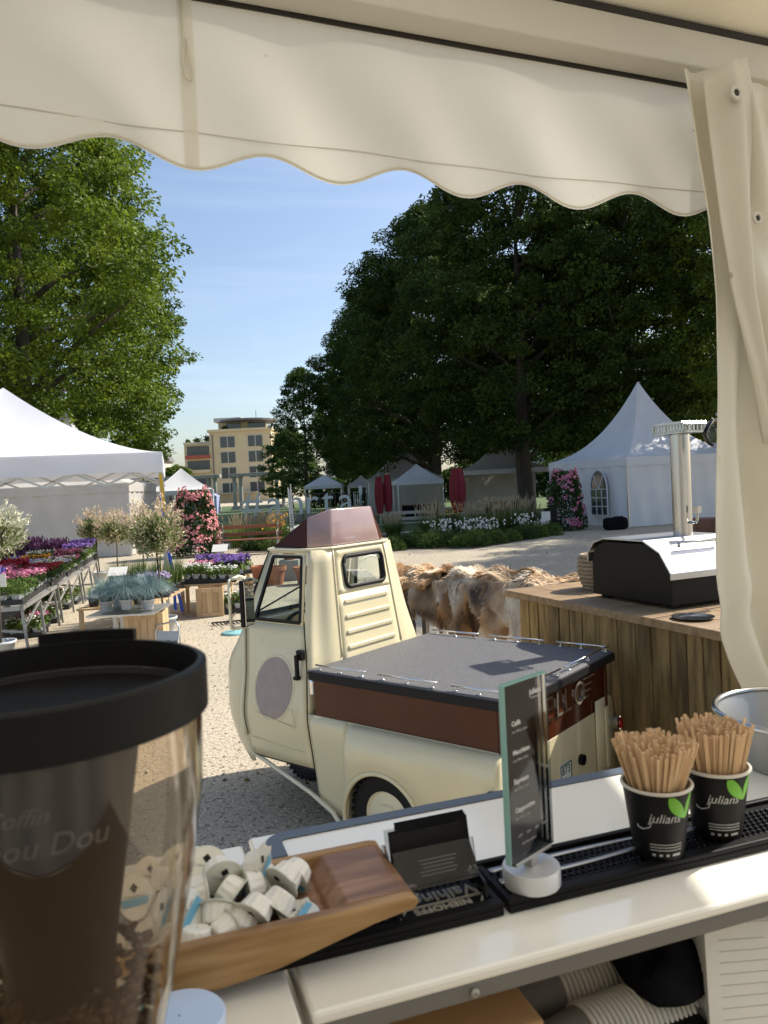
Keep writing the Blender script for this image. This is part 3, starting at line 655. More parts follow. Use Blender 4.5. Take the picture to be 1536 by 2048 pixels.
def crate(loc, rz, sx, sy, sz, label):
    t = thing('wooden_crate', label, 'crate', loc, rz); n = 5
    for (ax, sg) in (('y', -1), ('y', 1), ('x', -1), ('x', 1)):
        L_ = sx if ax == 'y' else sy
        for k in range(n):
            s = MB(); w = L_/n; c = -L_/2+w*(k+.5)
            s.box((c, sg*(sy/2-.008), sz/2) if ax == 'y' else (sg*(sx/2-.008), c, sz/2), (w-.004, .014, sz-.01) if ax == 'y' else (.014, w-.004, sz-.01)); s.build('slat', 'crate', t)
    for x in (-1, 1):
        for sg in (-1, 1):
            p = MB(); p.box((x*(sx/2-.03), sg*(sy/2+.006), sz/2), (.06, .014, sz)); p.build('post', 'crate', t)
            p = MB(); p.box((0, sg*(sy/2+.005), sz/2+x*(sz/2-.035)), (sx-.122, .013, .06)); p.build('rail', 'crate', t)
    return t
crate((-2.98, 9.42, 0), .12, .46, .4, .46, 'pale wooden crate under the blue fescue pots')
crate((-2.72, 11.75, 0), .15, .40, .36, .44, 'pale wooden crate standing right of the blue straps')
def willow(loc, stem, r, seed, label, tip, lean=0, pot='potgrey', tag_=False):
    t = thing('willow_standard', label, 'potted tree', loc, 0, 'dappled willow standards'); rng = np.random.default_rng(seed)
    b = MB(); b.lathe([(.12, 0), (.16, .26), (.175, .26), (.175, .23), (.15, .22), (.001, .21)], 18); b.build('pot', pot, t, smooth=True)
    b = MB(); b.tube([(0, 0, .18), (lean*.3, .01, stem*.5), (lean, 0, stem)], [.016, .014, .012], 7)
    for k in range(9):
        a = k*2.4; b.tube([(lean, 0, stem-.03), (lean+r*.35*math.cos(a), r*.35*math.sin(a), stem+.15*r/.3), (lean+r*.7*math.cos(a), r*.7*math.sin(a), stem+r*(.5+.35*(k % 3)))], [.006, .004, .002], 5)
    b.build('stem', 'bark', t, smooth=True)
    n = 3400; d = rng.normal(0, 1, (n, 3)); d /= np.linalg.norm(d, axis=1, keepdims=True); rad = r*rng.uniform(.15, 1, (n, 1))**.55*(1+.25*np.sin(5*np.arctan2(d[:, 1], d[:, 0])+seed))[:, None]
    C = d*rad*np.array([1, 1, .8])+[lean, 0, stem+r*.62]; k = np.linalg.norm(d*rad, axis=1)/r > .72
    k = k & (rng.uniform(0, 1, n) < .5); D = d*[1, 1, .6]+[0, 0, .7]
    quads('crown', leafcloud(C[~k], D[~k], .075, .3, rng), 'gr_willow', t)
    m = 38; a = rng.uniform(0, 2*np.pi, m); e = rng.uniform(.15, 1.3, m); dd = np.stack([np.cos(a)*np.cos(e), np.sin(a)*np.cos(e), np.sin(e)+.25], 1); S = []
    for j in range(m):
        L_ = r*rng.uniform(1.05, 1.55)
        for q in range(16):
            s = L_*(.72+.28*q/16); S.append(dd[j]*s+rng.normal(0, .014, 3))
    S = np.array(S)*[1, 1, .9]+[lean, 0, stem+r*.62]; C2 = np.concatenate([C[k], S]); D2 = np.concatenate([D[k], np.repeat(dd, 16, 0)])
    quads('shoot_tips', leafcloud(C2, D2, .06, .32, rng, .6), tip, t)
    if tag_:
        b = MB(); b.box((.1, -.05, stem-.33), (.07, .004, .15)); b.build('price_tag', 'paperwhite', t)
willow((-4.55, 8.95, 0), 1.30, .28, 5, 'dappled willow standard with white tips at the left edge', 'wil_white', .03, tag_=True)
willow((-2.98, 10.15, 0), 1.15, .34, 6, 'large dappled willow standard with pinkish tips in front of the pole', 'wil_pink', -.05)
willow((-6.35, 17.0, 0), .98, .34, 7, 'far willow standard in the left pot before the tent wall', 'wil_pink', -.05)
willow((-5.75, 16.4, 0), .95, .33, 8, 'far willow standard carrying a small dark sign', 'wil_pink', .03)
willow((-4.75, 15.0, 0), 1.0, .31, 9, 'willow standard behind the chives', 'wil_pink', .02)
def sign_card(loc, w, h, z, rz, label):
    t = thing('price_sign', label, 'sign', loc, rz); p = MB(); p.box((0, 0, z/2), (.012, .012, z)); p.build('stake', 'alu', t); c = MB(); c.box((0, -.008, z+h*.3), (w, .004, h), Matrix.Rotation(-.9, 3, 'X')); c.build('card', 'paperwhite', t)
sign_card((-3.85, 11.0, .42), .26, .18, .34, .1, 'white price card standing before the chives'); sign_card((-3.78, 10.1, .42), .24, .16, .16, .2, 'white price card at the left of the lime grass'); sign_card((-2.8, 13.0, .46), .26, .18, .42, 0, 'white price card above the violet trays')
t = thing('name_board', 'small grey board with tube handle standing on the gravel by the crate', 'sign', (-2.66, 9.15, 0), -.3)
q = MB(); q.tube([(-.16, 0, 0), (-.17, .02, .22), (-.13, .03, .31), (.1, .03, .36), (.15, .02, .3), (.18, 0, 0)], .013, 8); q.build('tube_handle', 'alu', t, smooth=True)
q = MB(); q.box((.02, -.03, .14), (.30, .012, .22), Matrix.Rotation(-.35, 3, 'X')); q.build('plate', 'potgrey', t, bevel=.003)
text_obj('lettering', 'Deck', .07, 'black', t, .001, axes((.02, -.058, .10), (1, 0, .03), (0, .34, .94), (0, -.94, .34)))
t = thing('turquoise_stand', 'round pale turquoise disc stand on the gravel left of the three-wheeler', 'stand', (-2.05, 10.1, 0)); q = MB(); q.lathe([(.001, 0), (.17, 0), (.17, .015), (.14, .03), (.001, .035)], 24); q.build('disc', 'turq', t, smooth=True); q = MB(); q.tube([(0, 0, .03), (0, 0, .12)], .015, 8); q.build('stub', 'alu', t)
t = thing('shadow', 'small dark rake modelled as thin bars on the gravel behind the turquoise disc', 'shadow', (-2.25, 10.75, 0), .2)  # cast shadow on the gravel, modelled as dark bars
for k in range(8):
    q = MB(); q.bar((-.2+.055*k, 0, .02), (-.24+.055*k, .12, .03), .012, .012); q.build('shadow_bar', 'black', t)
q = MB(); q.bar((-.24, .12, .035), (.2, .14, .035), .02, .02); q.bar((0, .13, .04), (.1, .9, .03), .02, .02); q.build('handle', 'bark', t)  # longer bars of the same modelled shadow

# terracotta pots seen past the cab
def clay_pot(loc, r, h, label, canes=0):
    t = thing('clay_pot', label, 'plant pot', loc, 0, 'terracotta pots'); b = MB(); b.lathe([(r*.7, 0), (r*.95, h*.8), (r*1.08, h*.8), (r*1.1, h), (r*.98, h), (r*.9, h*.85), (.001, h*.84)], 18); b.build('pot', 'terracotta', t, auto=.6)
    for k in range(canes):
        c = MB(); c.tube([(.03*k-.03, .02*(k % 2), h*.8), (.06*k-.06, .03*k, h+.55)], .008, 6); c.build('cane', 'bark', t)
clay_pot((-2.22, 15.2, 0), .22, .36, 'large terracotta pot with canes seen through the cab window', 3); clay_pot((-1.62, 15.1, 0), .2, .34, 'terracotta pot right of the large one, seen through the cab window'); clay_pot((-2.0, 15.9, .42), .16, .3, 'small terracotta pot raised on a block behind the others'); clay_pot((-2.6, 15.8, 0), .2, .33, 'terracotta pot behind on the left of the group')
t = thing('stone_block', 'stone block carrying the small terracotta pot', 'block', (-2.0, 15.9, 0)); q = MB(); q.box((0, 0, .21), (.4, .4, .42)); q.build('block', 'stone', t, bevel=.01)

# ------------------------------------------------------------------ roses, bed, bench, letters
def rose(loc, h, w, label, seed, flower, nf):
    t = thing('climbing_rose', label, 'rose bush', loc, 0); rng = np.random.default_rng(seed)
    f = MB()
    for k in range(6):
        a = k*math.pi/3; f.tube([(w*.42*math.cos(a), w*.42*math.sin(a), 0), (w*.2*math.cos(a), w*.2*math.sin(a), h)], .012, 5)
    f.build('frame', 'black', t)
    def prof(z): return w*.5*(1-.42*(z/h)**1.6)
    n = 7000; z = h*rng.uniform(.02, 1, n); a = rng.uniform(0, 2*np.pi, n); r = prof(z)*np.sqrt(rng.uniform(.35, 1.05, n))*(1+.1*np.sin(a*4+z*5+seed))
    C = np.stack([r*np.cos(a), r*np.sin(a), z], 1); D = np.stack([np.cos(a), np.sin(a), -.3+0*a], 1); quads('foliage', leafcloud(C, D, .085, .6, rng, .5), 'gr_dark', t)
    cl = nf//9; zc = h*rng.uniform(.1, 1.02, cl); ac = rng.uniform(0, 2*np.pi, cl); Q = []
    z = np.repeat(zc, 9)+rng.normal(0, .05, cl*9); a = np.repeat(ac, 9)+rng.normal(0, .12, cl*9); r = prof(np.clip(z, 0, h))*rng.uniform(1.0, 1.12, cl*9)
    C = np.stack([r*np.cos(a), r*np.sin(a), z], 1); nn = np.stack([np.cos(a), np.sin(a), .5+0*a], 1)+rng.normal(0, .35, (cl*9, 3)); nn /= np.linalg.norm(nn, axis=1, keepdims=True)
    u = np.cross(nn, [0, 0, 1.]); u /= np.linalg.norm(u, axis=1, keepdims=True); w2 = np.cross(nn, u); s = .035*rng.uniform(.7, 1.3, (len(C), 1))
    quads('blossoms', np.stack([C+(u*math.cos(q)+w2*math.sin(q))*s for q in [k*math.pi/3 for k in range(6)]], 1), flower, t)
rose((-5.75, 23.4, 0), 2.0, 1.45, 'climbing rose with salmon pink blossoms on an obelisk, left of the bench', 51, 'fl_rose', 1300)
rose((6.3, 26.7, 0), 2.05, 1.35, 'climbing rose with deep pink blossoms on an obelisk beside the peaked tent', 52, 'fl_pink', 1000)
def bed_grass(loc, h, s, seed, label, mat='gr_green', pl='plume', n=700, npl=90):
    t = thing('ornamental_grass', label, 'ornamental grass', loc, 0, 'ornamental grasses in the flower bed'); rng = np.random.default_rng(seed)
    quads('blades', blades(n, h, s, .014, rng, .35, s*.35), mat, t)
    if pl: plumes(t, npl, h*1.2, s*.75, rng, pl, .22)
for i, (x, y, h, s, lab) in enumerate([(-5.0, 26.2, .95, .7, 'tall cream plumed grass right behind the left rose'), (-3.6, 26.0, 1.0, .75, 'tall cream plumed grass behind the bench'), (-4.3, 27.0, .95, .7, 'cream plumed grass behind the left bench end'), (-2.3, 26.8, .8, .6, 'plumed grass beside the pierced stake'),
  (1.55, 25.4, 1.05, .75, 'plumed grass standing alone left in the right bed'), (2.9, 26.2, 1.0, .8, 'plumed grass in the middle of the right bed'), (3.7, 25.6, 1.1, .8, 'plumed grass right of the middle in the bed'), (4.4, 26.6, 1.1, .8, 'plumed grass near the right rose'), (5.0, 27.4, 1.0, .7, 'plumed grass just left of the right rose'), (.3, 26.5, .8, .6, 'small plumed grass by the red parasols')]):
    bed_grass((x, y, 0), h, s, 60+i, lab, 'gr_lime' if i < 4 else 'gr_green')
def low_plant(loc, h, s, seed, label, mat, fl=None, nf=0, group=None, fz=1.1, fs=.06):
    t = thing('bed_plant', label, 'plant', loc, 0, group); rng = np.random.default_rng(seed); n = 900
    d = rng.normal(0, 1, (n, 3)); d /= np.linalg.norm(d, axis=1, keepdims=True); d[:, 2] = np.abs(d[:, 2]); C = d*np.array([s, s, h])*rng.uniform(.4, 1, (n, 1))
    quads('foliage', leafcloud(C, d+[0, 0, .6], .11, .3, rng, .5), mat, t)
    if fl:
        C = np.stack([rng.normal(0, s*.5, nf), rng.normal(0, s*.5, nf), h*rng.uniform(.8, fz+.35, nf)], 1); quads('blossoms', leafcloud(C, np.array([0, 0, 1.])+0*C, fs, .7, rng, .8), fl, t)
pl = RND
GB = 'low green plants of the flower bed'
bedx = [(-4.2+.55*i, 24.4-.32*i+.2*(i % 2)) for i in range(9)]+[(.5+.42*i, 22.5-.15*i+.25*(i % 2)) for i in range(6)]+[(2.8+.5*i, 22.1+.52*i) for i in range(6)]+[(.4+.6*i, 24.0+.25*(i % 3)) for i in range(8)]
for i, (x, y) in enumerate(bedx): low_plant((x, y, 0), pl.uniform(.3, .5), pl.uniform(.35, .5), 100+i, 'leafy low green plant in the flower bed', 'gr_green' if i % 3 else 'gr_dark', group=GB)
for i, (x, y, lab) in enumerate([(1.75, 23.3, 'white spiky flowers at the left front of the right bed'), (2.5, 23.2, 'white spiky flowers, left of the largest white clump'), (3.1, 23.4, 'largest clump of white spiky flowers in the bed'), (4.5, 24.6, 'white spiky flowers near the right rose'), (-2.7, 24.3, 'silvery white flowers beside the pierced stake')]):
    low_plant((x, y, 0), .5, .42, 140+i, lab, 'gr_green', 'fl_white', 85, fz=1.15, fs=.085)
for i, (x, y, c, lab) in enumerate([(-2.0, 27.4, 'fl_orange', 'orange flowers in front of the white letters'), (2.6, 27.8, 'fl_orange', 'orange flowers below the large red parasol'), (4.4, 28.3, 'fl_red', 'red leaved plant before the shaded tent'), (-3.5, 25.2, 'fl_orange', 'few orange blossoms above the bench back'), (-2.05, 29.5, 'fl_red', 'dark red plant standing in front of the letters')]):
    low_plant((x, y, 0), .75, .4, 150+i, lab, 'gr_dark', c, 45, fs=.085)
def bench(loc, rz, label, mat, L_=1.9, iron='black'):
    t = thing('park_bench', label, 'bench', loc, rz, 'park benches')
    for k in range(4):
        s = MB(); s.box((0, -.16+.11*k, .45), (L_, .09, .03)); s.build('seat_slat', mat, t, bevel=.005)
    for z in (.60, .82):
        s = MB(); s.box((0, .26+.1*(z-.5), z), (L_, .03, .11)); s.build('back_slat', mat, t, bevel=.005)
    for sx in (-1, 1):
        x = sx*(L_/2-.12); l = MB()
        l.tube([(x, -.2, .43), (x, -.24, .25), (x, -.14, .12), (x, -.26, 0)], .018, 6); l.tube([(x, .2, .43), (x, .26, .2), (x, .16, .1), (x, .3, 0)], .018, 6); l.tube([(x, .22, .43), (x, .28, .9)], .016, 6)
        l.tube([(x, .05+.1*math.cos(a*.5), .2+.1*math.sin(a*.5)) for a in range(13)], .014, 6); l.build('leg', iron, t, smooth=True)
        a = MB(); a.tube([(x, -.2, .44), (x, -.22, .66), (x, .1, .7), (x, .27, .66)], .015, 6); a.build('armrest', iron, t, smooth=True)
bench((-4.05, 23.0, 0), .05, 'brown slatted park bench with scrolled legs by the left rose', 'bench', iron='stone')
bench((.95, 28.2, 0), -.1, 'grey slatted park bench among the plants behind the cab roof', 'stone')
t = thing('flower_bed_fence', 'thin dark wire fence panel left of the brown bench', 'fence', (-5.05, 24.6, 0), .1)
for k in range(14):
    w = MB(); w.tube([(-.5+.075*k, 0, 0), (-.5+.075*k, 0, .85+.08*math.sin(k))], .007, 5); w.build('rod', 'black', t)
w = MB(); w.tube([(-.5, 0, .8), (.5, 0, .8)], .008, 5); w.tube([(-.5, 0, .3), (.5, 0, .3)], .008, 5); w.build('rail', 'black', t)
t = thing('pierced_stake', 'tall white pierced plank stake standing in the bed before the letters', 'stake', (-2.98, 24.9, 0), .05); t.rotation_euler.y = -.02
w = MB()
for sx in (-.045, .045): w.bar((sx, 0, 0), (sx, 0, 1.95 if sx < 0 else 2.05), .022, .03)
for k in range(17): w.box((0, 0, .3+.09*k), (.07, .03, .03))
w.build('plank', 'paperwhite', t)
# the white letters
for i, (ch, u, lab) in enumerate([('#', 503, 'white hash sign'), ('a', 548, 'white letter a left of the pierced stake'), ('h', 590, 'white letter h behind the pierced stake'), ('r', 622, 'white letter r beside the dark red plant'), ('t', 655, 'white letter t behind the cab roof'), ('a', 691, 'white letter a near the right end of the word'), ('l', 721, 'white letter l, last of the word')]):
    d = 45; x = (u-768)/1540*d+.06
    t = thing('standing_letter', lab+' of the word on the lawn', 'letter', (x, d, 0), 0, 'white letters on the lawn')
    text_obj('glyph', ch, 2.15, 'letterwhite', t, .09, axes((0, 0, .45), (1, 0, 0), (0, 0, 1), (0, -1, 0)), align='CENTER')
    q = MB(); q.box((0, 0, .225), (.8, .4, .45)); q.build('plinth', 'stone', t)
def parasol(loc, h, r, label):
    t = thing('closed_parasol', label, 'parasol', loc, 0, 'closed red parasols'); b = MB(); n = 24; prof = [(.03, .95), (1.0, .9), (1.05, .62), (.85, .3), (.75, .22), (1.0, .12)]
    vs = []; 
    b.grid(lambda u, v: ((r*(.35+.65*math.sin(math.pi*min(1, .12+v*.75)))*(1+.22*math.sin(u*2*math.pi*6))*math.cos(u*2*math.pi)), (r*(.35+.65*math.sin(math.pi*min(1, .12+v*.75)))*(1+.22*math.sin(u*2*math.pi*6))*math.sin(u*2*math.pi)), .55+(h-.6)*v), 36, 8)
    b.build('folded_canopy', 'red', t, smooth=True); p = MB(); p.tube([(0, 0, .06), (0, 0, h)], .025, 8); p.build('pole', 'alu', t); q = MB(); q.box((0, 0, .03), (.5, .5, .06)); q.build('base', 'stone', t, bevel=.01)
parasol((-.18, 36, 0), 2.35, .19, 'closed red parasol, left one of the pair behind the cab roof'); parasol((.22, 36.2, 0), 2.42, .19, 'closed red parasol, right one of the pair behind the cab roof'); parasol((3.2, 33, 0), 2.5, .32, 'wide closed red parasol in front of the shaded open tent')
t = thing('duffel_bag', 'black bag lying on the path below the arched tent window', 'bag', (7.72, 25.75, 0), .15); q = MB(); q.box((0, 0, .21), (.8, .42, .42)); q.build('body', 'cloth', t, bevel=.12); q = MB(); q.tube([(-.2, -.22, .2), (-.15, -.24, .45), (.15, -.24, .45), (.2, -.22, .2)], .02, 6); q.build('strap', 'cloth', t)
t = thing('garden_chair', 'small dark chair with a white board in front of the right rose', 'chair', (5.55, 25.3, 0), .2)
q = MB(); q.box((0, 0, .44), (.42, .42, .03)); q.build('seat', 'black', t); q = MB(); q.box((0, .2, .68), (.42, .03, .34)); q.build('backrest', 'black', t); q = MB(); q.box((-.3, -.1, .55), (.3, .03, .4)); q.build('board', 'paperwhite', t)
for x in (-.18, .18):
    for y in (-.18, .18): q = MB(); q.box((x, y, .215), (.03, .03, .43)); q.build('leg', 'black', t)
# clothes racks and tables under the small canopies
def clothes_rack(loc, label, n, mats, seed):
    t = thing('clothes_rack', label, 'clothes rack', loc); r = random.Random(seed); f = MB(); f.tube([(-.8, 0, 0), (-.8, 0, 1.55), (.8, 0, 1.55), (.8, 0, 0)], .02, 6); f.bar((-.8, -.3, .03), (-.8, .3, .03), .04, .04); f.bar((.8, -.3, .03), (.8, .3, .03), .04, .04); f.build('frame', 'alu', t)
    for k in range(n):
        g_ = MB(); x = -.72+1.44*k/(n-1); g_.box((x, 0, 1.05+r.uniform(-.1, .1)), (.05, .42, .9)); g_.build('garment', r.choice(mats), t, bevel=.02)
clothes_rack((-4.2, 50.2, 0), 'clothes rack with dark garments under the left white canopy', 14, ['black', 'cloth', 'rimgrey', 'leather'], 1); clothes_rack((-2.6, 49.6, 0), 'clothes rack with black garments between the two left canopies', 14, ['black', 'cloth', 'redframe'], 2); clothes_rack((-.9, 44.5, 0), 'clothes rack with spotted blue garments left of the red parasols', 12, ['rimgrey', 'cloth', 'paperwhite'], 3)
for (x, y, lab) in [(1.95, 41.3, 'long dark sales table under the canopy right of the parasols'), (6.2, 39.2, 'brown sales table inside the shaded open tent')]:
    t = thing('sales_table', lab, 'table', (x, y, 0)); q = MB(); q.box((0, 0, .74), (2.0, .7, .05)); q.build('top', 'leather', t); q = MB(); q.box((0, 0, .36), (1.94, .64, .70)); q.build('table_skirt', 'cloth', t)
t = thing('leather_armchair', 'brown leather armchair on the path behind the oven chimney', 'armchair', (5.75, 14.3, 0), -.5)
q = MB(); q.box((0, 0, .30), (.8, .75, .30)); q.build('seat', 'leather', t, bevel=.06); q = MB(); q.box((0, .34, .65), (.82, .2, .62)); q.build('backrest', 'leather', t, bevel=.08)
for sx in (-1, 1): q = MB(); q.box((sx*.42, 0, .42), (.16, .75, .5)); q.build('armrest', 'leather', t, bevel=.07)
for sx in (-1, 1):
    for sy in (-1, 1): q = MB(); q.box((sx*.34, sy*.3, .08), (.05, .05, .16)); q.build('leg', 'bark', t)
t = thing('leather_pouffe', 'flat brown leather cushion stool left of the oven chimney', 'stool', (4.75, 13.4, 0)); q = MB(); q.lathe([(.001, .0), (.36, .02), (.42, .12), (.42, .3), (.34, .40), (.001, .42)], 20); q.build('cushion', 'leather', t, smooth=True)
# ------------------------------------------------------------------ the three-wheeled pickup
def lerp_tab(tab, z):
    if z <= tab[0][0]: return tab[0][1]
    for (a, va), (b, vb) in zip(tab, tab[1:]):
        if z <= b: return va+(vb-va)*(z-a)/(b-a)
    return tab[-1][1]
def ys(z): return .55 if z <= .6 else .55-.211*(z-.6)
def xd(z): return lerp_tab([(.12, 1.15), (.34, 1.18), (.6, 1.22), (.87, 1.26), (1.1, 1.315), (1.5, 1.345)], z)
def xh(z): return lerp_tab([(.3, 1.66), (.36, 1.675), (.53, 1.727), (.8, 1.742), (1.08, 1.79)], z)
def xr(z): return lerp_tab([(.2, 1.18), (.62, 1.19), (.88, 1.20), (1.505, 1.275)], z)
def wf(z): return lerp_tab([(.62, .29), (.88, .27), (1.505, .225)], z)
def rrect(cy, cz, hw, hh, r, n=6):
    P = []
    for sx, sz, a0 in ((1, 1, 0), (-1, 1, 90), (-1, -1, 180), (1, -1, 270)):
        for k in range(n+1):
            a = math.radians(a0+90*k/n); P.append((cy+sx*(hw-r)+r*math.cos(a), cz+sz*(hh-r)+r*math.sin(a)))
    return P
def ape():
    t = thing('three_wheeler', 'cream and brown three-wheeled pickup with black ribbed load cover', 'vehicle', (.826, 3.771, 0), 2.4584)
    cab = MB()
    for sg in (1, -1):
        # rear corner with a shallow flute
        def corner(u, v):
            z = .62+.885*v; th = u*math.pi/2; fl = .012*math.sin(math.pi*min(1, max(0, (u-.2)/.6)))**2*math.sin(math.pi*min(1, v*1.02))**.3
            return (xd(z)-.006-(xd(z)-.006-xr(z))*math.cos(th)**1.05+fl, sg*(wf(z)+(ys(z)-wf(z))*math.sin(th)**1.15-fl*.4), z)
        cab.grid(corner, 18, 12)
        # filler between door and wheel housing
        cab.grid(lambda u, v: (.93+(xd(.12+.52*v)-.006-.93)*u, sg*(ys(.12+.52*v)+.012*(1-u)), (.12+.1*u*0+.52*v) if v > .01 else .12+.06*u), 10, 10)
        cab.grid(lambda u, v: (xd(.62)-.006-(xd(.62)-xr(.62))*u, sg*(.55-.12*v), .625), 3, 3)
        # A pillar and header beside the door glass
        o = [(xh(1.09)+.004, ys(1.09), 1.09), (1.65, ys(1.495), 1.495), (1.675, ys(1.495)-.02, 1.495), (1.835, ys(1.09)-.03, 1.09)]
        cab.add([(a, sg*b, c) for a, b, c in o], [(0, 1, 2, 3)])
        o = [(xd(1.49)-.006, ys(1.488), 1.488), (1.652, ys(1.488), 1.488), (1.652, ys(1.507), 1.507), (xd(1.5)-.006, ys(1.507), 1.507)]
        cab.add([(a, sg*b, c) for a, b, c in o], [(0, 1, 2, 3)])
    # rear wall around the window
    inner = rrect(-.02, 1.363, .175, .088, .035); outer = []
    for (y, z) in inner:
        dy, dz = (y+.02)/.175, (z-1.363)/.088; k = max(abs(dy), abs(dz))
        zz = 1.363+(dz/k)*(.142 if dz > 0 else .123); outer.append(((dy/k)*wf(zz), zz))
    cab.ring([(xr(z), y, z) for y, z in outer], [(xr(z), y, z) for y, z in inner])
    cab.grid(lambda u, v: (xr(.62+.62*v), -wf(.62+.62*v)+2*wf(.62+.62*v)*u, .62+.62*v), 10, 8)
    # nose, wings and cowl
    xn = lambda z: lerp_tab([(.3, 1.80), (.38, 1.95), (.5, 2.03), (.78, 2.10), (.86, 2.08), (.97, 1.97), (1.05, 1.90), (1.1, 1.85)], z)
    def nose(u, v):
        z = .30+.80*v; ph = (u*2-1)*math.pi/2; s, c = math.sin(ph), math.cos(ph)
        x0 = xh(z)+.006; yy = ys(z)-.006
        return (x0+(xn(z)-x0)*abs(c)**.7, math.copysign(yy*abs(s)**.62, s), z-.03*(1-v)*abs(s)**2*0)
    cab.grid(nose, 36, 18)
    cab.grid(lambda u, v: (lambda p, q: tuple(p[i]*(1-v)+q[i]*v for i in range(3)))(nose(u, 1), (1.83, -.43+.86*u, 1.105)), 36, 2)
    cab.build('cab_body', 'cream', t, auto=.7, solid=.006)
    fl = MB(); fl.box((1.45, 0, .33), (.62, .9, .04)); fl.box((1.05, 0, .4), (.3, .9, .3)); fl.build('floor_pan', 'black', t)
    # ribs on the back panel
    for k in range(4):
        z = 1.195-.086*k; r = MB(); hw = .198+.006*k; r.prism([(-hw, z-.012), (hw-.015, z-.012), (hw, z), (hw-.01, z+.014), (-hw+.01, z+.014), (-hw-.005, z)], xr(z)-.013, xr(z)+.006, 'x'); r.build('pressed_rib', 'cream', t, bevel=.006)
    for sg in (1, -1):
        b = MB(); b.tube([(xr(z)-.003, sg*(wf(z)+.004), z) for z in [.9+.06*k for k in range(11)]], .006, 6); b.build('panel_seam', 'cream', t, smooth=True)
    # rear window
    g = MB(); g.add([(xr(z)+.004, y, z) for y, z in inner], [tuple(range(len(inner)))]); w = g.build('rear_window', 'glasswin', t, fix=False)
    s = MB(); s.tube([(xr(z)-.004, y, z) for y, z in inner]+[(xr(inner[0][1])-.004, *inner[0])], .013, 8); s.build('rubber_seal', 'rubber', w, smooth=True)
    # doors
    def dy(x, z, off):
        v = (z-.352)/.74; u = (x-xd(z)-.004)/(xh(z)-.010-xd(z)); return ys(z)+.003+.012*math.sin(math.pi*u)*math.sin(math.pi*min(1, v+.05))+off
    for sg in (1, -1):
        d = MB()
        d.grid(lambda u, v: (xd(.352+.74*v)+.004+(xh(.352+.74*v)-.010-xd(.352+.74*v))*u, sg*(ys(.352+.74*v)+.003+.012*math.sin(math.pi*u)*math.sin(math.pi*min(1, v+.05))), .352+.74*v), 14, 16)
        o = [(xd(1.092)+.004, 1.092), (xd(1.485)+.004, 1.484), (1.642, 1.484), (xh(1.092)-.004, 1.092)]; i_ = [(1.340, 1.108), (1.378, 1.468), (1.612, 1.468), (1.715, 1.108)]
        d.ring([(x, sg*(ys(z)+.003), z) for x, z in o], [(x, sg*(ys(z)+.003), z) for x, z in i_])
        do = d.build('door', 'cream', t, auto=.6, solid=.008)
        g = MB(); g.add([(x, sg*(ys(z)), z) for x, z in i_], [(0, 1, 2, 3)]); g.build('door_window', 'glasswin', do, fix=False)
        s = MB(); q = i_+[i_[0]]
        for k in range(4): s.bar((q[k][0], sg*(ys(q[k][1])+.004), q[k][1]), (q[k+1][0], sg*(ys(q[k+1][1])+.004), q[k+1][1]), .018, .014, (0, 1, 0))
        s.build('window_seal', 'rubber', do)
        n = 40; b = MB(); cx, cz, rx, rz = 1.492, .745, .148, .168
        b.grid(lambda u, v: (lambda x, z: (x, sg*dy(x, z, .006), z))(cx+rx*v*math.cos(2*math.pi*u), cz+rz*v*math.sin(2*math.pi*u)), n, 8); b.build('round_badge', 'badge', do, smooth=True)
        b = MB(); b.tube([(lambda x, z: (x, sg*dy(x, z, .004), z))(cx+rx*1.07*math.cos(2*math.pi*k/n), cz+rz*1.07*math.sin(2*math.pi*k/n)) for k in range(n+1)], .0045, 6); b.build('badge_rim', 'creamlight', do)
        h = MB(); h.box((1.292, sg*(ys(.95)+.03), .945), (.04, .035, .055)); h.box((1.295, sg*(ys(.88)+.045), .885), (.022, .02, .13)); h.box((1.302, sg*(ys(.82)+.03), .822), (.035, .03, .02)); h.build('door_handle', 'black', do, bevel=.005)
        c = MB(); c.bar((1.305, sg*(.572), .556), (1.62, sg*.572, .600), .004, .006); c.bar((1.25, sg*.565, .43), (1.70, sg*.567, .452), .003, .003); c.bar((1.305, sg*.572, .556), (1.315, sg*.575, .66), .004, .006); c.build('door_crease', 'cream', do)
        gp = MB(); zs_ = [.35+.057*k for k in range(14)]
        gp.grid(lambda u, v: (xd(.35+.74*v)-.004+.007*u, sg*(ys(.35+.74*v)-.002), .35+.74*v), 1, 14); gp.grid(lambda u, v: (xh(.35+.74*v)-.008+.012*u, sg*(ys(.35+.74*v)-.002), .35+.74*v), 1, 14)
        gp.grid(lambda u, v: (1.18+.49*u, sg*.548, .338+.012*v), 4, 1); gp.build('door_gap', 'darkgap', t)
        hg = MB(); hg.tube([(xh(z)+.012, sg*(ys(z)+.012), z) for z in [.45+.055*k for k in range(12)]], .011, 8); hg.build('hinge_bead', 'creamlight', t, smooth=True)
        sl = MB(); sl.tube([(1.70, sg*.535, .345), (1.5, sg*.555, .30), (1.2, sg*.575, .225), (1.02, sg*.595, .165), (.955, sg*.61, .12), (.93, sg*.625, .06)], .012, 8); sl.build('sill_rail', 'creamlight', t, smooth=True)
        # wheel housing
        f = MB(); R_, cx, cz = .245, .655, .205
        def zb(x): return max(.13 if x > cx else .2, cz+math.sqrt(max(0, R_*R_-(x-cx)**2)) if abs(x-cx) < R_ else 0)
        def fsec(x):
            b = zb(x); P = [(.535, .640), (.575, .632), (.603, .618), (.622, .585)]
            for k in range(1, 7): P.append((.630+.012*math.sin(math.pi*k/6), .585+(b-.585)*k/6))
            return P
        X = [0+.92*k/46 for k in range(47)]; secs = [fsec(x) for x in X]; nS = len(secs[0])
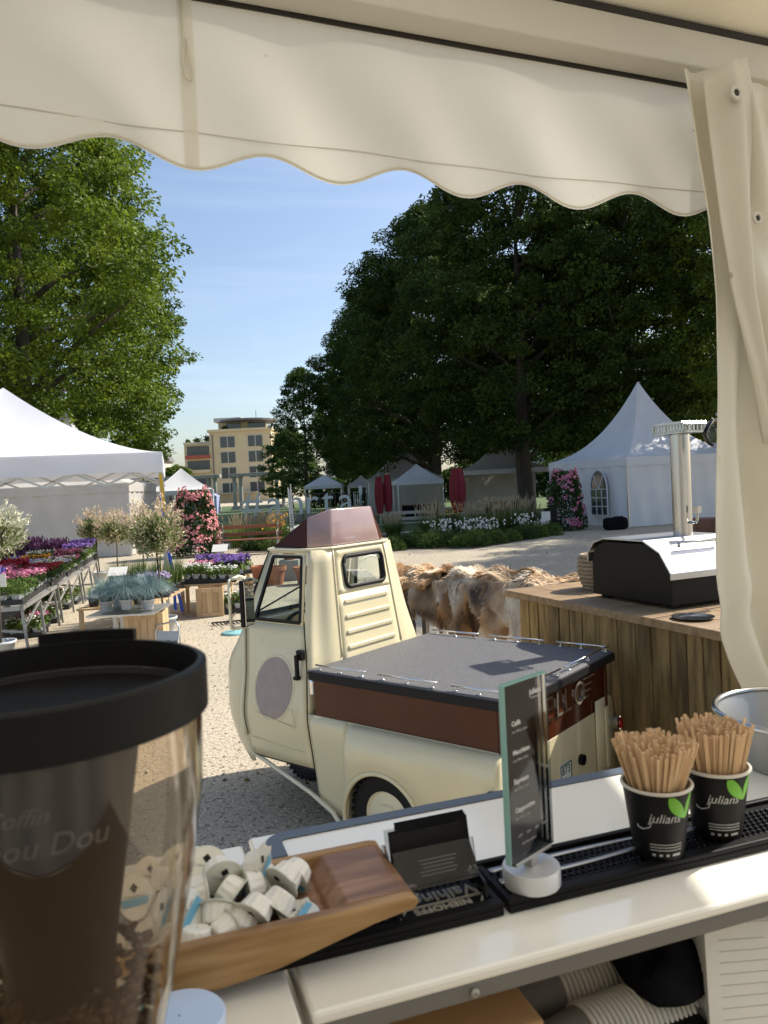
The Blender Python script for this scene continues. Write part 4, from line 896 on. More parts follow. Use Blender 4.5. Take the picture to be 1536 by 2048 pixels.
        def taper(i, j):
            x = X[i]; y, z = secs[i][j]; e = max(0, (x-.84)/.08); y -= .04*e*e*(1 if j > 1 else .3); return (x, sg*y, z)
        f.grid(lambda u, v: taper(round(u*46), round(v*(nS-1))), 46, nS-1)
        f.add([(0, sg*.40, .2), (0, sg*.40, .64)]+[(0, sg*y, z) for y, z in secs[0]], [tuple(range(nS+2))]); f.add([(.92, sg*.5, .13), (.92, sg*.5, .64)]+[taper(46, j) for j in range(nS)], [tuple(range(nS+2))])
        fo = f.build('wheel_housing', 'cream', t, auto=.8, solid=.006)
        lp = MB(); lp.tube([(cx+R_*math.cos(a), sg*.636, cz+R_*math.sin(a)) for a in [math.pi*(-.08+1.12*k/30) for k in range(31)]], .012, 8); lp.build('arch_lip', 'cream', fo, smooth=True)
        # rear wheels
        wheel(t, (.655, sg*.55, .22), .22, .11, sg)
        tl_ = MB(); tl_.lathe([(.038, 0), (.038, .03), (.03, .04)], 20, (-.035, sg*.635, .47), 'x', caps=True); a_ = tl_.build('tail_lamp', 'chrome', t, auto=.6); q = MB(); q.lathe([(.03, -.03), (.024, -.042), (.001, -.045)], 20, (-.01, sg*.635, .47), 'x'); q.build('lens', 'redlens', a_, smooth=True)
        tl_ = MB(); tl_.lathe([(.042, 0), (.042, .02)], 20, (.005, sg*.66, .47), 'x', caps=True); tl_.build('lamp_bracket', 'rubber', t)
    wheel(t, (1.78, 0, .21), .21, .1, 1)
    # roof: rim and brown sign hood
    rim = MB(); R0 = [(1.665, .37), (1.345, .372), (1.285, .30), (1.262, .24), (1.262, -.24), (1.285, -.30), (1.345, -.372), (1.665, -.37), (1.69, -.3), (1.69, .3)]; rim.prism(R0, 1.503, 1.517, 'z'); rim.build('roof_rim', 'creamlight', t, bevel=.005)
    h = MB()
    bot = [(1.655, .345), (1.36, .345), (1.285, .215), (1.285, -.215), (1.36, -.345), (1.655, -.345)]
    top = [(1.645, .32, 1.524), (1.40, .295, 1.69), (1.315, .18, 1.735), (1.315, -.18, 1.735), (1.40, -.295, 1.69), (1.645, -.32, 1.524)]
    vs = [(x, y, 1.518) for x, y in bot]+top
    h.add(vs, [(0, 1, 7, 6), (4, 5, 11, 10), (5, 0, 6, 11), (5, 4, 3, 2, 1, 0), (1, 2, 8, 7), (2, 3, 9, 8), (3, 4, 10, 9), (6, 7, 8, 9, 10, 11)])
    hm_ = h.mesh('sign_hood', True)
    for nm_ in ('browndull', 'brownfade'): hm_.materials.append(MATS[nm_])
    for p_ in hm_.polygons: p_.material_index = 1 if set(p_.vertices) in ({1, 2, 8, 7}, {2, 3, 9, 8}, {6, 7, 8, 9, 10, 11}) else 0
    mkobj('sign_hood', hm_, None, t, bevel=.016)
    # load bed
    for sg in (1, -1):
        b = MB(); b.box((.60, sg*.535, .745), (1.13, .018, .225)); b.build('side_panel', 'brown', t, bevel=.004)
        e = MB(); e.bar((.03, sg*.543, .636), (1.17, sg*.543, .636), .012, .012); e.build('side_trim', 'creamlight', t)
    b = MB(); b.box((1.165, 0, .745), (.018, 1.05, .225)); b.build('bed_front', 'brown', t); b = MB(); b.box((.595, 0, .63), (1.09, 1.03, .02)); b.build('bed_floor', 'black', t)
    tg = MB(); tg.box((.02, 0, .7175), (.02, 1.02, .275)); tgo = tg.build('tailgate', 'brown', t, bevel=.003)
    lw = MB(); lw.box((.019, 0, .4115), (.02, 1.02, .336)); lwo = lw.build('rear_skirt', 'cream', t, bevel=.003)
    for sg in (1, -1):
        p = MB(); p.box((.012, sg*.535, .415), (.04, .03, .33)); p.box((.002, sg*.518, .41), (.02, .006, .32)); p.build('corner_post', 'cream', t, bevel=.006)
        p = MB(); p.box((.012, sg*.535, .72), (.04, .03, .27)); p.build('corner_post', 'brown', t, bevel=.004)
    # lettering on the tailgate
    for i, (ch, y) in enumerate([('E', .115), ('L', .005), ('L', -.085), ('O', -.225)]):
        text_obj('letter', ch, .175, 'chrome', tgo, .004, axes((.006, y, .672), (0, -1, 0), (0, 0, 1), (-1, 0, 0)), align='CENTER')
    for k in range(4):
        q = MB(); q.box((.006, -.345+.012*k, .79-.033*k), (.008, .13-.024*k, .010)); q.build('wing_bar', 'chrome', tgo, bevel=.002)
    pl_ = MB(); pl_.box((.004, -.03, .37), (.006, .125, .11)); po = pl_.build('number_plate', 'whiteplate', t, bevel=.002)
    text_obj('plate_number', '873', .062, 'greentext', po, .0006, axes((-.0005, -.03, .372), (0, -1, 0), (0, 0, 1), (-1, 0, 0)), align='CENTER')
    fr_ = MB()
    for a, b_, s_ in [((-.0008, -.03, .422), None, (.003, .119, .005)), ((-.0008, -.03, .318), None, (.003, .119, .005)), ((-.0008, -.0885, .37), None, (.003, .005, .1)), ((-.0008, .0285, .37), None, (.003, .005, .1))]: fr_.box(a, s_)
    fr_.build('plate_border', 'greentext', po)
    ex = MB(); ex.lathe([(.028, -.012), (.028, .02), (.02, .02), (.02, -.012)], 18, (.0, -.215, .385), 'x'); ex.build('filler_cap', 'black', t)
    # ribbed cover with rails
    cv = MB(); cv.prism([(-.045, .862), (1.185, .862), (1.195, .875), (1.185, .889), (-.035, .889), (-.048, .876)], -.565, .565, 'y'); cvo = cv.build('load_cover', 'lidmat', t, bevel=.008)
    lipb = MB(); lipb.box((.57, .563, .858), (1.22, .014, .045)); lipb.box((.57, -.563, .858), (1.22, .014, .045)); lipb.box((-.046, 0, .858), (.014, 1.12, .045)); lipb.build('cover_lip', 'rubber', cvo, bevel=.005)
    def rail(a, b_, n):
        a, b_ = Vector(a), Vector(b_); r = MB(); r.tube([a, b_], .0055, 8)
        for k in range(n):
            p = a.lerp(b_, .08+.84*k/(n-1)); r.tube([p, p-Vector((0, 0, .024))], .004, 6); r.box(p-Vector((0, 0, .022)), (.02, .02, .006))
        r.build('rail', 'chrome', cvo, smooth=True)
    for (x0, x1) in [(1.15, .80), (.72, .36), (.28, -.02)]: rail((x0, .535, .913), (x1, .535, .913), 3); rail((x0, -.535, .913), (x1, -.535, .913), 3)
    rail((-.02, .52, .913), (-.02, .03, .913), 3); rail((-.02, -.02, .913), (-.02, -.56, .913), 3)
    # lamp at the front of the bed, mirror, glass, cabin
    l = MB(); l.box((1.178, .53, .79), (.03, .05, .09)); l.build('side_lamp', 'chrome', t, bevel=.01)
    for sg in (1, -1):
        m = MB(); R_ = Matrix.Rotation(sg*.35, 3, 'Z'); m.box((1.575, sg*.625, 1.235), (.03, .115, .26), R_); mo = m.build('wing_mirror', 'black', t, bevel=.008)
        g = MB(); g.box(Vector((1.575, sg*.625, 1.235))+R_ @ Vector((-.017, 0, 0)), (.003, .10, .243), R_); g.build('mirror_glass', 'mirror', mo)
        a = MB(); a.tube([(1.70, sg*.43, 1.33), (1.69, sg*.58, 1.375), (1.675, sg*.66, 1.36), (1.66, sg*.675, 1.33), (1.66, sg*.675, 1.13), (1.675, sg*.66, 1.09), (1.70, sg*.58, 1.075), (1.755, sg*.47, 1.085)], .009, 8); a.tube([(1.575, sg*.63, 1.37), (1.68, sg*.645, 1.368)], .006, 6); a.tube([(1.575, sg*.63, 1.1), (1.68, sg*.65, 1.092)], .006, 6); a.build('mirror_bracket', 'creamlight', mo, smooth=True)
    ws = MB(); ws.add([(1.832, .425, 1.108), (1.832, -.425, 1.108), (1.675, -.335, 1.495), (1.675, .335, 1.495)], [(0, 1, 2, 3)]); wo = ws.build('windscreen', 'glasswin', t, fix=False)
    s = MB(); q = [(1.832, .425, 1.108), (1.832, -.425, 1.108), (1.675, -.335, 1.495), (1.675, .335, 1.495), (1.832, .425, 1.108)]
    for k in range(4): s.bar(q[k], q[k+1], .02, .02)
    s.build('windscreen_seal', 'rubber', wo); wi = MB(); wi.bar((1.85, .3, 1.12), (1.80, -.08, 1.25), .01, .008); wi.build('wiper', 'black', wo)
    st = MB(); st.box((1.33, 0, .68), (.22, .8, .1)); st.box((1.25, 0, .85), (.06, .75, .26)); st.build('seat', 'black', t, bevel=.03)
    sw = MB(); sw.tube([(1.62+.10*math.cos(a)*.5, .12+.17*math.sin(a), 1.0+.10*math.cos(a)) for a in [2*math.pi*k/24 for k in range(25)]], .012, 6); sw.tube([(1.62, .12, 1.0), (1.78, .1, .85)], .02, 6); sw.build('steering_wheel', 'black', t, smooth=True)
    ds = MB(); ds.box((1.80, 0, 1.04), (.1, .8, .1)); ds.build('dashboard', 'cream', t, bevel=.02)
    hl = MB(); hl.lathe([(.07, 0), (.075, .03), (.05, .05), (.001, .055)], 20, (2.05, 0, .78), 'x'); hl.build('headlight', 'chrome', t, smooth=True)
def wheel(parent, c, r, w, sg):
    b = MB(); prof = [(r*.60, -w*.42), (r*.80, -w*.5), (r*.95, -w*.46), (r, -w*.3), (r, w*.3), (r*.95, w*.46), (r*.80, w*.5), (r*.60, w*.42)]
    b.lathe(prof, 40, c, 'y'); 
    for k in range(36):
        a = 2*math.pi*k/36
        for s in (-1, 1): b.box((c[0]+r*.985*math.cos(a), c[1]+s*w*.36, c[2]+r*.985*math.sin(a)), (.018, w*.26, .018), Matrix.Rotation(-a, 3, 'Y'))
    wo = b.build('wheel', 'rubber', parent, auto=.5)
    h = MB(); h.lathe([(r*.61, sg*w*.40), (r*.55, sg*w*.30), (r*.32, sg*w*.34), (r*.28, sg*w*.46), (r*.12, sg*w*.48), (.001, sg*w*.48)], 28, c, 'y'); h.build('rim', 'creamlight', wo, auto=.6)
ape()

# ------------------------------------------------------------------ wooden bar outside with oven
CA = math.atan2(-1.548, .666)
def plank_bar():
    t = thing('wooden_bar', 'rustic plank bar standing behind the pickup and carrying the oven', 'bar counter', (.886, 5.148, 0), CA); r = random.Random(4)
    x = 0.0; L_ = 2.7; D = .82
    ws = []
    while x < L_:
        w = r.uniform(.095, .165); ws.append((x, w)); x += w
    for (x, w) in ws:
        p = MB(); p.box((x+w/2, r.uniform(-.004, .004), .525), (w-.009, .026, 1.05)); p.build('plank', 'woodplank', t, bevel=.004)
    y = .03
    while y < D-.05:
        w = r.uniform(.10, .15); w = min(w, D-.02-y); p = MB(); p.box((.0, y+w/2, .525), (.026, w-.006, 1.05)); p.build('plank', 'woodplank', t, bevel=.003); y += w
    y = -.05
    for w in (.22, .20, .23, .24):
        p = MB(); p.box((L_/2-.05, y+w/2, 1.077), (L_+.14, w-.004, .046+r.uniform(-.002, .002))); p.build('top_board', 'woodtop', t, bevel=.005); y += w
    b = MB(); b.box((L_/2, .05, .9), (L_-.1, .05, .09)); b.box((L_/2, .05, .15), (L_-.1, .05, .09)); b.build('inner_rail', 'woodplank', t)
plank_bar()
def oven():
    t = thing('pizza_oven', 'black table-top pizza oven with steel lid and chimney on the plank bar', 'oven', (.886+.395*.515-.919*-.2, 5.148-.919*.515-.395*-.2+.0, 1.10), CA+.0)
    L_, D = .66, .56
    prof = [(0, .02), (0, .255), (.05, .325), (.13, .35), (.46, .35), (.585, .29), (L_, .185), (L_, .02)]
    b = MB(); b.prism(prof, 0, D, 'y'); b.build('body', 'black', t, bevel=.004)
    o = [(-.022, .22), (-.02, .275), (.04, .345), (.125, .372), (.47, .372), (.60, .31), (L_+.02, .20), (L_+.02, .165)]
    i_ = [(-.015, .22), (-.012, .272), (.045, .338), (.127, .364), (.468, .364), (.594, .304), (L_+.012, .196), (L_+.012, .165)]
    n = len(o); ld = MB()
    for k in range(n-1): ld.prism([o[k], o[k+1], i_[k+1], i_[k]], -.02, D+.02, 'y')
    ld.build('lid', 'steelrough', t, bevel=.002)
    hd = MB(); hd.tube([(.60, .12, .33), (.60, .12, .355), (.60, .40, .355), (.60, .40, .33)], .009, 8); hd.build('lid_handle', 'steel', t, smooth=True)
    for k in range(4):
        f = MB(); f.box((.06+.54*(k % 2), .06+.44*(k//2), .01), (.05, .05, .02)); f.build('foot', 'black', t)
    ch = MB(); cx, cy = .39, .36; ch.tube([(cx, cy, .36), (cx, cy, .985)], .055, 28); co = ch.build('chimney', 'steel', t, auto=.6)
    c = MB()
    c.prism([(-.125, 1.02), (.125, 1.02), (.11, 1.036), (-.11, 1.036)], cy-.09, cy+.09, 'y'); c.v = [(x+cx, y, z) for x, y, z in c.v]
    for s in (-1, 1):
        for k in range(11): c.box((cx-.12+.024*k, cy+s*.088, 1.0), (.012, .004, .05))
        c.box((cx, cy+s*.088, .975), (.25, .004, .014))
    for k in range(6):
        for s in (-1, 1): c.box((cx+s*.123, cy-.075+.03*k, 1.0), (.004, .010, .05))
    for s in (-1, 1): c.box((cx+s*.123, cy, .975), (.004, .18, .012))
    c.build('chimney_cap', 'steel', co); b = MB(); b.tube([(cx+.06, cy, .45), (cx+.10, cy, .45), (cx+.115, cy, .47), (cx+.115, cy, .50)], .008, 8); b.box((cx+.115, cy, .525), (.035, .03, .04)); b.build('damper_handle', 'steel', co, smooth=False)
oven()
def on_bar(x, y, z=1.10): return (.886+.395*x+.919*y, 5.148-.919*x+.395*y, z)
t = thing('wicker_basket', 'round woven basket on the plank bar left of the oven', 'basket', on_bar(.26, .46)); 
for k in range(9):
    z = .012+.026*k; r = .085+.05*math.sin(math.pi*(.12+.7*k/9)); q = MB(); q.tube([(r*math.cos(a)*(1+.02*math.sin(9*a+k*3)), r*math.sin(a)*(1+.02*math.sin(9*a+k*3)), z) for a in [2*math.pi*j/40 for j in range(41)]], .014, 6); q.build('woven_ring', 'wicker', t, smooth=True)
q = MB(); q.lathe([(.001, .0), (.08, .0), (.10, .06), (.115, .14), (.09, .22)], 20); q.build('lining', 'wicker', t, smooth=True)
t = thing('steel_plate', 'small steel plate with tongs at the front edge of the plank bar', 'plate', on_bar(1.42, .1)); q = MB(); q.lathe([(.001, .004), (.08, .004), (.10, .014), (.105, .014)], 24); q.build('plate', 'steel', t, smooth=True); q = MB(); q.bar((-.08, -.02, .02), (.1, .03, .03), .02, .006); q.build('tongs', 'steel', t)
t = thing('globe_lantern', 'clear glass globe hanging on a thin arm beside the awning curtain', 'lantern', on_bar(1.25, .62)); q = MB(); q.tube([(.06, .03, 0), (.06, .03, 1.05), (.0, .0, 1.08), (-.10, .0, 1.05)], .008, 8); q.lathe([(.001, 0), (.07, 0), (.07, .01), (.001, .015)], 16, (.06, .03, 0)); q.build('pole', 'steel', t); q = MB(); q.lathe([(.02, 1.03), (.055, 1.0), (.075, .95), (.06, .90), (.02, .87), (.001, .87)], 24, (-.10, 0, 0)); q.build('globe', 'acrylic', t, smooth=True)

# ------------------------------------------------------------------ hides on a trestle
FP0, FP1 = Vector((.02, 7.35, 0)), Vector((1.45, 5.98, 0))
FD = (FP1-FP0).normalized(); FA = math.atan2(FD.y, FD.x)
t = thing('trestle', 'low wooden trestle hidden under the draped hides', 'trestle', FP0, FA); q = MB(); q.box((.98, .20, .93), (2.0, .42, .05)); q.build('board', 'woodtop', t)
for x in (.1, 1.0, 1.85):
    for y in (.02, .38): q = MB(); q.box((x, y, .45), (.05, .05, .91)); q.build('leg', 'bark', t)
def hide(x0, x1, front, back, mat, seed, label, lift=0.0, hair=.05):
    t = thing('hide', label, 'animal hide', FP0, FA, 'animal hides on the trestle'); rng = np.random.default_rng(seed); rr = random.Random(seed)
    tot = front+.42+back; ph = rr.uniform(0, 6)
    def pos(u, v):      # u across, v from front hem to back hem
        wv = 1+.16*math.sin(v*7+ph)+.08*math.sin(v*15+ph*2); xc = (x0+x1)/2; wob = .05*math.sin(u*9+ph)+.03*math.sin(u*21+ph)
        x = xc+(u-.5)*(x1-x0)*wv; s = v*tot*(1+.0)-0
        fl = front*(.62+.6*abs(math.sin(u*math.pi*2.3+ph))**.7+.10*math.sin(u*19+ph*3))
        bul = .030*math.sin(u*14+v*6+ph)+.018*math.sin(v*23+u*5)
        if s < front: 
            k = (front-s)/front; return (x, -.045-.09*math.sin(math.pi*min(1, k*.75+.05))+bul+.055*math.sin(u*11+ph)*k, .965+lift-fl*k)
        s -= front
        if s < .42: return (x, -.04+s+.0, .975+lift+.03*math.sin(math.pi*s/.42)+bul*.8)
        s -= .42; return (x, .40+.05*s+bul, .965+lift-s)
    b = MB(); b.grid(pos, 26, 34); b.build('skin', 'furbase', t, smooth=True, solid=.004)
    n = 19000; U, V = rng.uniform(0, 1, n), rng.uniform(0, 1, n); Q = []
    for k in range(n):
        p = np.array(pos(U[k], V[k])); e = np.array(pos(U[k], max(0, V[k]-.01))); f = np.array(pos(min(1, U[k]+.01), V[k])); dn = e-p; dn /= np.linalg.norm(dn)+1e-9; ac = f-p; ac /= np.linalg.norm(ac)+1e-9; nr = np.cross(ac, -dn)
        if V[k] < front/tot: nr = nr if nr[1] < 0 else -nr
        elif V[k] < (front+.42)/tot: nr = nr if nr[2] > 0 else -nr
        else: nr = nr if nr[1] > 0 else -nr
        L_ = hair*rng.uniform(.55, 1.1); sway = rng.normal(0, .24, 3); d = dn*.95+nr*.36+sway; d /= np.linalg.norm(d); w = np.cross(d, nr); w /= np.linalg.norm(w)+1e-9; w *= .0048
        Q.append((p-w, p+w, p+d*L_*.6+w*.7+dn*0, p+d*L_+dn*L_*.25))
    quads('fur', np.array(Q), mat, t, kind='stuff'); return t
hide(-.05, .36, .38, .3, 'fur_c', 1, 'dark brown and tan hide at the left end, next to the cab', 0)
hide(.00, .62, .10, .30, 'fur_a', 2, 'ginger brown hide lying on top at the left', .035)
hide(.34, .92, .33, .3, 'fur_b', 3, 'grey beige hide in the middle of the row', .03)
hide(.66, 1.2, .44, .3, 'fur_a', 4, 'brown hide hanging lowest behind the load cover', .01)
hide(.85, 1.50, .28, .3, 'fur_b', 6, 'spotted grey brown hide beside the plank bar', .05)
hide(1.15, 1.9, .46, .3, 'fur_d', 5, 'cream coloured hide at the right end, reaching over the plank bar', .015)
# ------------------------------------------------------------------ our stall: tent front
BA = math.radians(18.5); BE1 = Vector((math.cos(BA), math.sin(BA), 0)); BE2 = Vector((-math.sin(BA), math.cos(BA), 0))
def bar_pt(s, t_, z): return BE1*s+BE2*t_+Vector((0, 0, z))
def bthing(name, label, cat, s, t_, z, group=None, da=0): return thing(name, label, cat, bar_pt(s, t_, z), BA+da, group)
tent = bthing('stall_tent', 'cream awning with scalloped valance and white frame over the coffee stall', 'tent', 0, 0, 0)
def tv(s): return 1.335+.046*s
def scal(s): return 2.418-.0185*math.cos(2*math.pi*(s-.145)/.2575)
v = MB()
def vf(u, w):
    s = -1.6+2.86*u; zb = scal(s); z = zb+(2.71-zb)*w
    return (s, tv(s)+.006*math.sin(s*9+w*3)*(1-w)+.004*math.sin(s*23+w*5)*(1-w)+.012*(1-w)**2*math.sin(s*3.1), z)
v.grid(vf, 260, 14); vo = v.build('valance', 'pvc', tent, smooth=True)
hm = MB(); hm.tube([(lambda p: (p[0], p[1]-.0022, p[2]+.004))(vf(k/400, 0)) for k in range(401)], .0022, 5); hm.build('hem', 'pvc', vo, smooth=True)
sm = MB(); sm.tube([(lambda s: (s, vf((s+1.6)/2.86, .2)[1]-.0012, 2.462-.006*s))(-1.6+2.84*k/100) for k in range(101)], .0012, 4); sm.build('stitch_line', 'alupaint', vo)
sp = MB(); sp.grid(lambda u, w: (.128+.024*u, vf((.14+1.6)/2.86, w)[1]-.003, scal(.14)+.004+(2.70-scal(.14))*w), 1, 12); sp.build('seam_strip', 'pvc', vo)
lo = MB(); yl = vf((.14+1.6)/2.86, .7)[1]-.007
lo.tube([(.134, yl, 2.70), (.136, yl, 2.60), (.132, yl, 2.57), (.135, yl-.002, 2.545), (.143, yl-.002, 2.54), (.148, yl-.002, 2.552), (.142, yl, 2.59), (.139, yl, 2.61)], .0022, 6); lo.build('cord_loop', 'pvc', vo, smooth=True)
# frame profile
def prof(name, pts, mat, s0=-1.6, s1=2.3, bevel=.002):
    b = MB(); n = len(pts); vs = []
    for s in (s0, s1): vs += [(s, tv(s)+p[0], p[1]) for p in pts]
    b.add(vs, [tuple(range(n)), tuple(reversed(range(n, 2*n)))]+[(i, i+n, (i+1) % n+n, (i+1) % n) for i in range(n)]); return b.build(name, mat, tent, bevel=bevel)
prof('valance_slot', [(-.004, 2.679), (.004, 2.679), (.004, 2.71), (-.004, 2.71)], 'darkgap', bevel=0)
prof('eave_beam', [(-.068, 2.685), (-.005, 2.685), (-.005, 2.76), (-.068, 2.76)], 'alupaint', bevel=.004)
prof('keder_slot', [(-.066, 2.761), (-.03, 2.761), (-.03, 2.776), (-.066, 2.776)], 'darkgap', bevel=0)
prof('keder_profile', [(-.072, 2.777), (-.02, 2.777), (-.02, 2.80), (-.072, 2.80)], 'alupaint', bevel=.003)
rf = MB(); rf.grid(lambda u, w: (-1.6+3.9*u, tv(-1.6+3.9*u)-.03-3.0*w, 2.80+1.0*w-.03*math.sin(math.pi*w)), 20, 10); rf.build('roof_sheet', 'pvc', tent, smooth=True)
prof('roof_hem', [(-.16, 2.80), (-.155, 2.802), (-.06, 2.778), (-.062, 2.776)], 'pvc', bevel=0)
bw = MB(); bw.grid(lambda u, w: (-1.6+3.9*u, -1.75+.02*math.sin(u*23+w*3), .03+3.6*w), 40, 6); bw.build('back_wall', 'pvc', tent, smooth=True)
lw_ = MB(); lw_.grid(lambda u, w: (-1.63+.015*math.sin(u*17), -1.7+2.85*u, .03+(3.62-.85*u)*w), 24, 6); lw_.build('left_wall', 'pvc', tent, smooth=True)
fo_ = MB(); fo_.add([tuple(bar_pt(s, y, .008)) for s, y in [(-1.62, -1.72), (2.25, -1.72), (2.25, 1.3), (-1.62, 1.3)]], [(0, 1, 2, 3)]); struct(fo_.build('added_floor', 'floorwood'))  # unseen dark floor, added to cut light bouncing up from the gravel
for s in (-1.62, 2.2):
    p = MB(); p.box((s, tv(s)-.037, 1.34), (.06, .06, 2.68)); p.build('post', 'alupaint', tent, bevel=.003)
# closed front panel right of the opening
wl = MB(); wl.grid(lambda u, w: (1.30+.90*u, tv(1.2)-.015+.02*math.sin(u*9+w*2)+.012*math.sin(u*21)+.05*u, .05+2.66*w), 40, 12); wl.build('front_panel', 'pvc', tent, smooth=True)
# gathered curtain
ct = bthing('curtain', 'gathered cream plastic side curtain with eyelets hanging right of the opening', 'curtain', 0, 0, 0)
LE = [(.60, 1.62), (1.05, 1.42), (1.25, 1.30), (1.36, 1.232), (1.46, 1.19), (1.577, 1.166), (1.787, 1.165), (1.994, 1.165), (2.2, 1.157), (2.35, 1.143), (2.47, 1.127), (2.64, 1.114)]
cu = MB()
def cf(u, w):
    z = .62+2.025*w; x0 = lerp_tab(LE, z)-.024; wd = .30+.32*(1-w)**1.2; x = x0+wd*u; amp = .012+.03*(1-w)**.7
    f = amp*math.sin(u*13+w*2.2)+amp*.55*math.sin(u*29-w*5)+.01*math.sin(w*24+u*9)*u*(1-u)*4; dg = .03*math.exp(-((u-.20-.5*(1-w))/.09)**2)-.022*math.exp(-((u-.33-.5*(1-w))/.07)**2); f += dg
    f += .010*math.exp(-((w-.47-.10*u)/.018)**2)-.008*math.exp(-((w-.44-.10*u)/.02)**2)+.009*math.exp(-((w-.36+.12*u)/.02)**2)-.007*math.exp(-((w-.33+.12*u)/.02)**2)
    return (x+.012*math.sin(w*9), 1.285-f-.02*math.sin(math.pi*u), z)
cu.grid(cf, 90, 90); cu.build('curtain_sheet', 'pvc', ct, smooth=True, solid=.0015)
fp = MB()
FR = [(1.9, 1.33), (2.04, 1.27), (2.2, 1.238), (2.34, 1.232), (2.59, 1.240), (2.665, 1.218)]; FL = [(1.9, 1.26), (2.04, 1.225), (2.2, 1.175), (2.34, 1.15), (2.5, 1.13), (2.62, 1.117)]
def ff(u, w):
    a = lerp_tab(FL, 1.9+.72*w); b = lerp_tab(FR, 1.9+.765*w); z = 1.9+(.72+.045*u)*w; return (a+(b-a)*u, 1.238-.02*math.sin(math.pi*u)-.008*math.sin(u*9+w*4)+.03*(1-w), z)
fp.grid(ff, 24, 30); fp.build('folded_flap', 'pvc', ct, smooth=True, solid=.0015)
for (s, y, z, r) in [(1.163, 1.208, 2.575, .015), (1.222, 1.225, 2.345, .013)]:
    e = MB(); e.lathe([(r*.45, -.001), (r*.5, -.003), (r*.95, -.003), (r, 0)], 20, (s, y, z), 'y'); eo = e.build('eyelet', 'alupaint', ct, smooth=True); e = MB(); e.lathe([(.0005, -.0008), (r*.46, -.0008)], 16, (s, y, z), 'y'); e.build('eyelet_hole', 'darkgap', eo)

# ------------------------------------------------------------------ counter
ZC = 1.38
def counter_unit(name, label, s0, s1, t0, t1, rim):
    t = bthing(name, label, 'counter', 0, 0, 0)
    b = MB(); b.box(((s0+s1)/2, (t0+t1)/2, ZC-.0065), (s1-s0, t1-t0, .013)); b.build('worktop', 'counterwhite', t, bevel=.004)
    if rim:
        r = MB(); n = 8; R_ = .03; o = t1-.006; ii = t1-.030
        def path(off, rad): 
            P = [(s1, o-off)]; cxx, cy = s0+.018+R_, o-R_
            for k in range(n+1):
                a = math.pi/2+math.pi/2*k/n; P.append((cxx+(R_-off)*math.cos(a), cy+(R_-off)*math.sin(a)))
            P.append((s0+.018+off, t1-.075)); return P
        A_, B_ = path(0, 0), path(.022, 0); r.add([(x, y, ZC+.0012) for x, y in A_]+[(x, y, ZC+.0012) for x, y in B_], [(i, i+1, i+1+len(A_), i+len(A_)) for i in range(len(A_)-1)]); r.build('dark_border', 'rimgrey', t, solid=.0016)
    sp_ = MB(); sp_.box(((s0+s1)/2, t1-.02, (ZC-.03)/2), (s1-s0-.01, .02, ZC-.032)); sp_.build('front_panel', 'counterwhite', t, bevel=.003)
    for s in (s0+.012, s1-.012):
        e = MB(); e.box((s, (t0+t1)/2-.008, (ZC-.03)/2), (.02, t1-t0-.04, ZC-.032)); e.build('end_panel', 'counterwhite', t, bevel=.006)
    sh = MB(); sh.box(((s0+s1)/2, (t0+t1)/2-.008, 1.155), (s1-s0-.05, t1-t0-.045, .02)); sh.build('shelf', 'counterwhite', t)
    es = MB(); es.box(((s0+s1)/2, t0+.012, ZC-.0225), (s1-s0-.02, .018, .018)); es.build('edge_strip', 'edgegrey', t, bevel=.003)
    sc = MB(); sc.lathe([(.0045, 0), (.0045, -.003), (.001, -.004)], 12, ((s0+.16), t0+.0025, ZC-.022), 'y'); sc.build('screw', 'galv', t)
    return t
counter_unit('bar_counter', 'white counter unit with dark border carrying cups and menu stand', .132, 1.55, .667, 1.046, True)
counter_unit('bar_counter', 'white counter unit at the left, under the wooden tray', -.95, .122, .60, 1.03, False)
b_ = bthing('back_counter', 'narrow white counter under the coffee grinder', 'counter', -.30, .46, 0); q = MB(); q.box((0, 0, 1.0), (.75, .26, .03)); q.build('worktop', 'counterwhite', b_, bevel=.006)
for s in (-.34, .34): q = MB(); q.box((s, 0, .4925), (.03, .24, .985)); q.build('end_panel', 'counterwhite', b_)

def bar_mat(label, s0, s1, t0, t1):
    t = bthing('bar_mat', label, 'bar mat', s0, t0, ZC, 'rubber bar mats'); W, D = s1-s0, t1-t0; b = MB(); b.box((W/2, D/2, .005), (W, D, .009)); b.build('base', 'matblack', t, bevel=.002)
    r = MB(); 
    for a in [((W/2, .007, .0125), (W, .014, .006)), ((W/2, D-.004, .0125), (W, .008, .006)), ((.004, D/2, .0126), (.008, D-.024, .006)), ((W-.004, D/2, .0126), (.008, D-.024, .006))]: r.box(*a)
    r.build('border', 'matblack', t, bevel=.0015)
    nb = MB(); sx = .0085; nx, ny = int((W-.024)/sx), int((D-.03)/sx)
    for i in range(nx):
        for j in range(ny):
            x, y = .013+sx*(i+.5*(j % 2)), .019+sx*j
            if s0 < .2 and .045 < y < .075 and W-.13 < x < W-.0: pass
            if s0 < .2 and x > W-.125 and y < .062: continue
            nb.lathe([(.0026, .009), (.0021, .0135), (.0006, .0142)], 6, (x, y, 0))
    nb.build('nubs', 'blackgloss', t, kind='stuff'); return t
m1 = bar_mat('black rubber bar mat with raised lettering, under tray and card holder', -.10, .362, .738, .832)
m2 = bar_mat('black rubber bar mat under the two cups and the menu stand', .368, .98, .738, .834)
W1 = .462
text_obj('lettering', 'Vaihinger', .026, 'mattext', m1, .0012, axes((W1-.012, .058, .0105), (-1, 0, 0), (0, -1, 0), (0, 0, 1)), bold=.0004)
fr = MB()
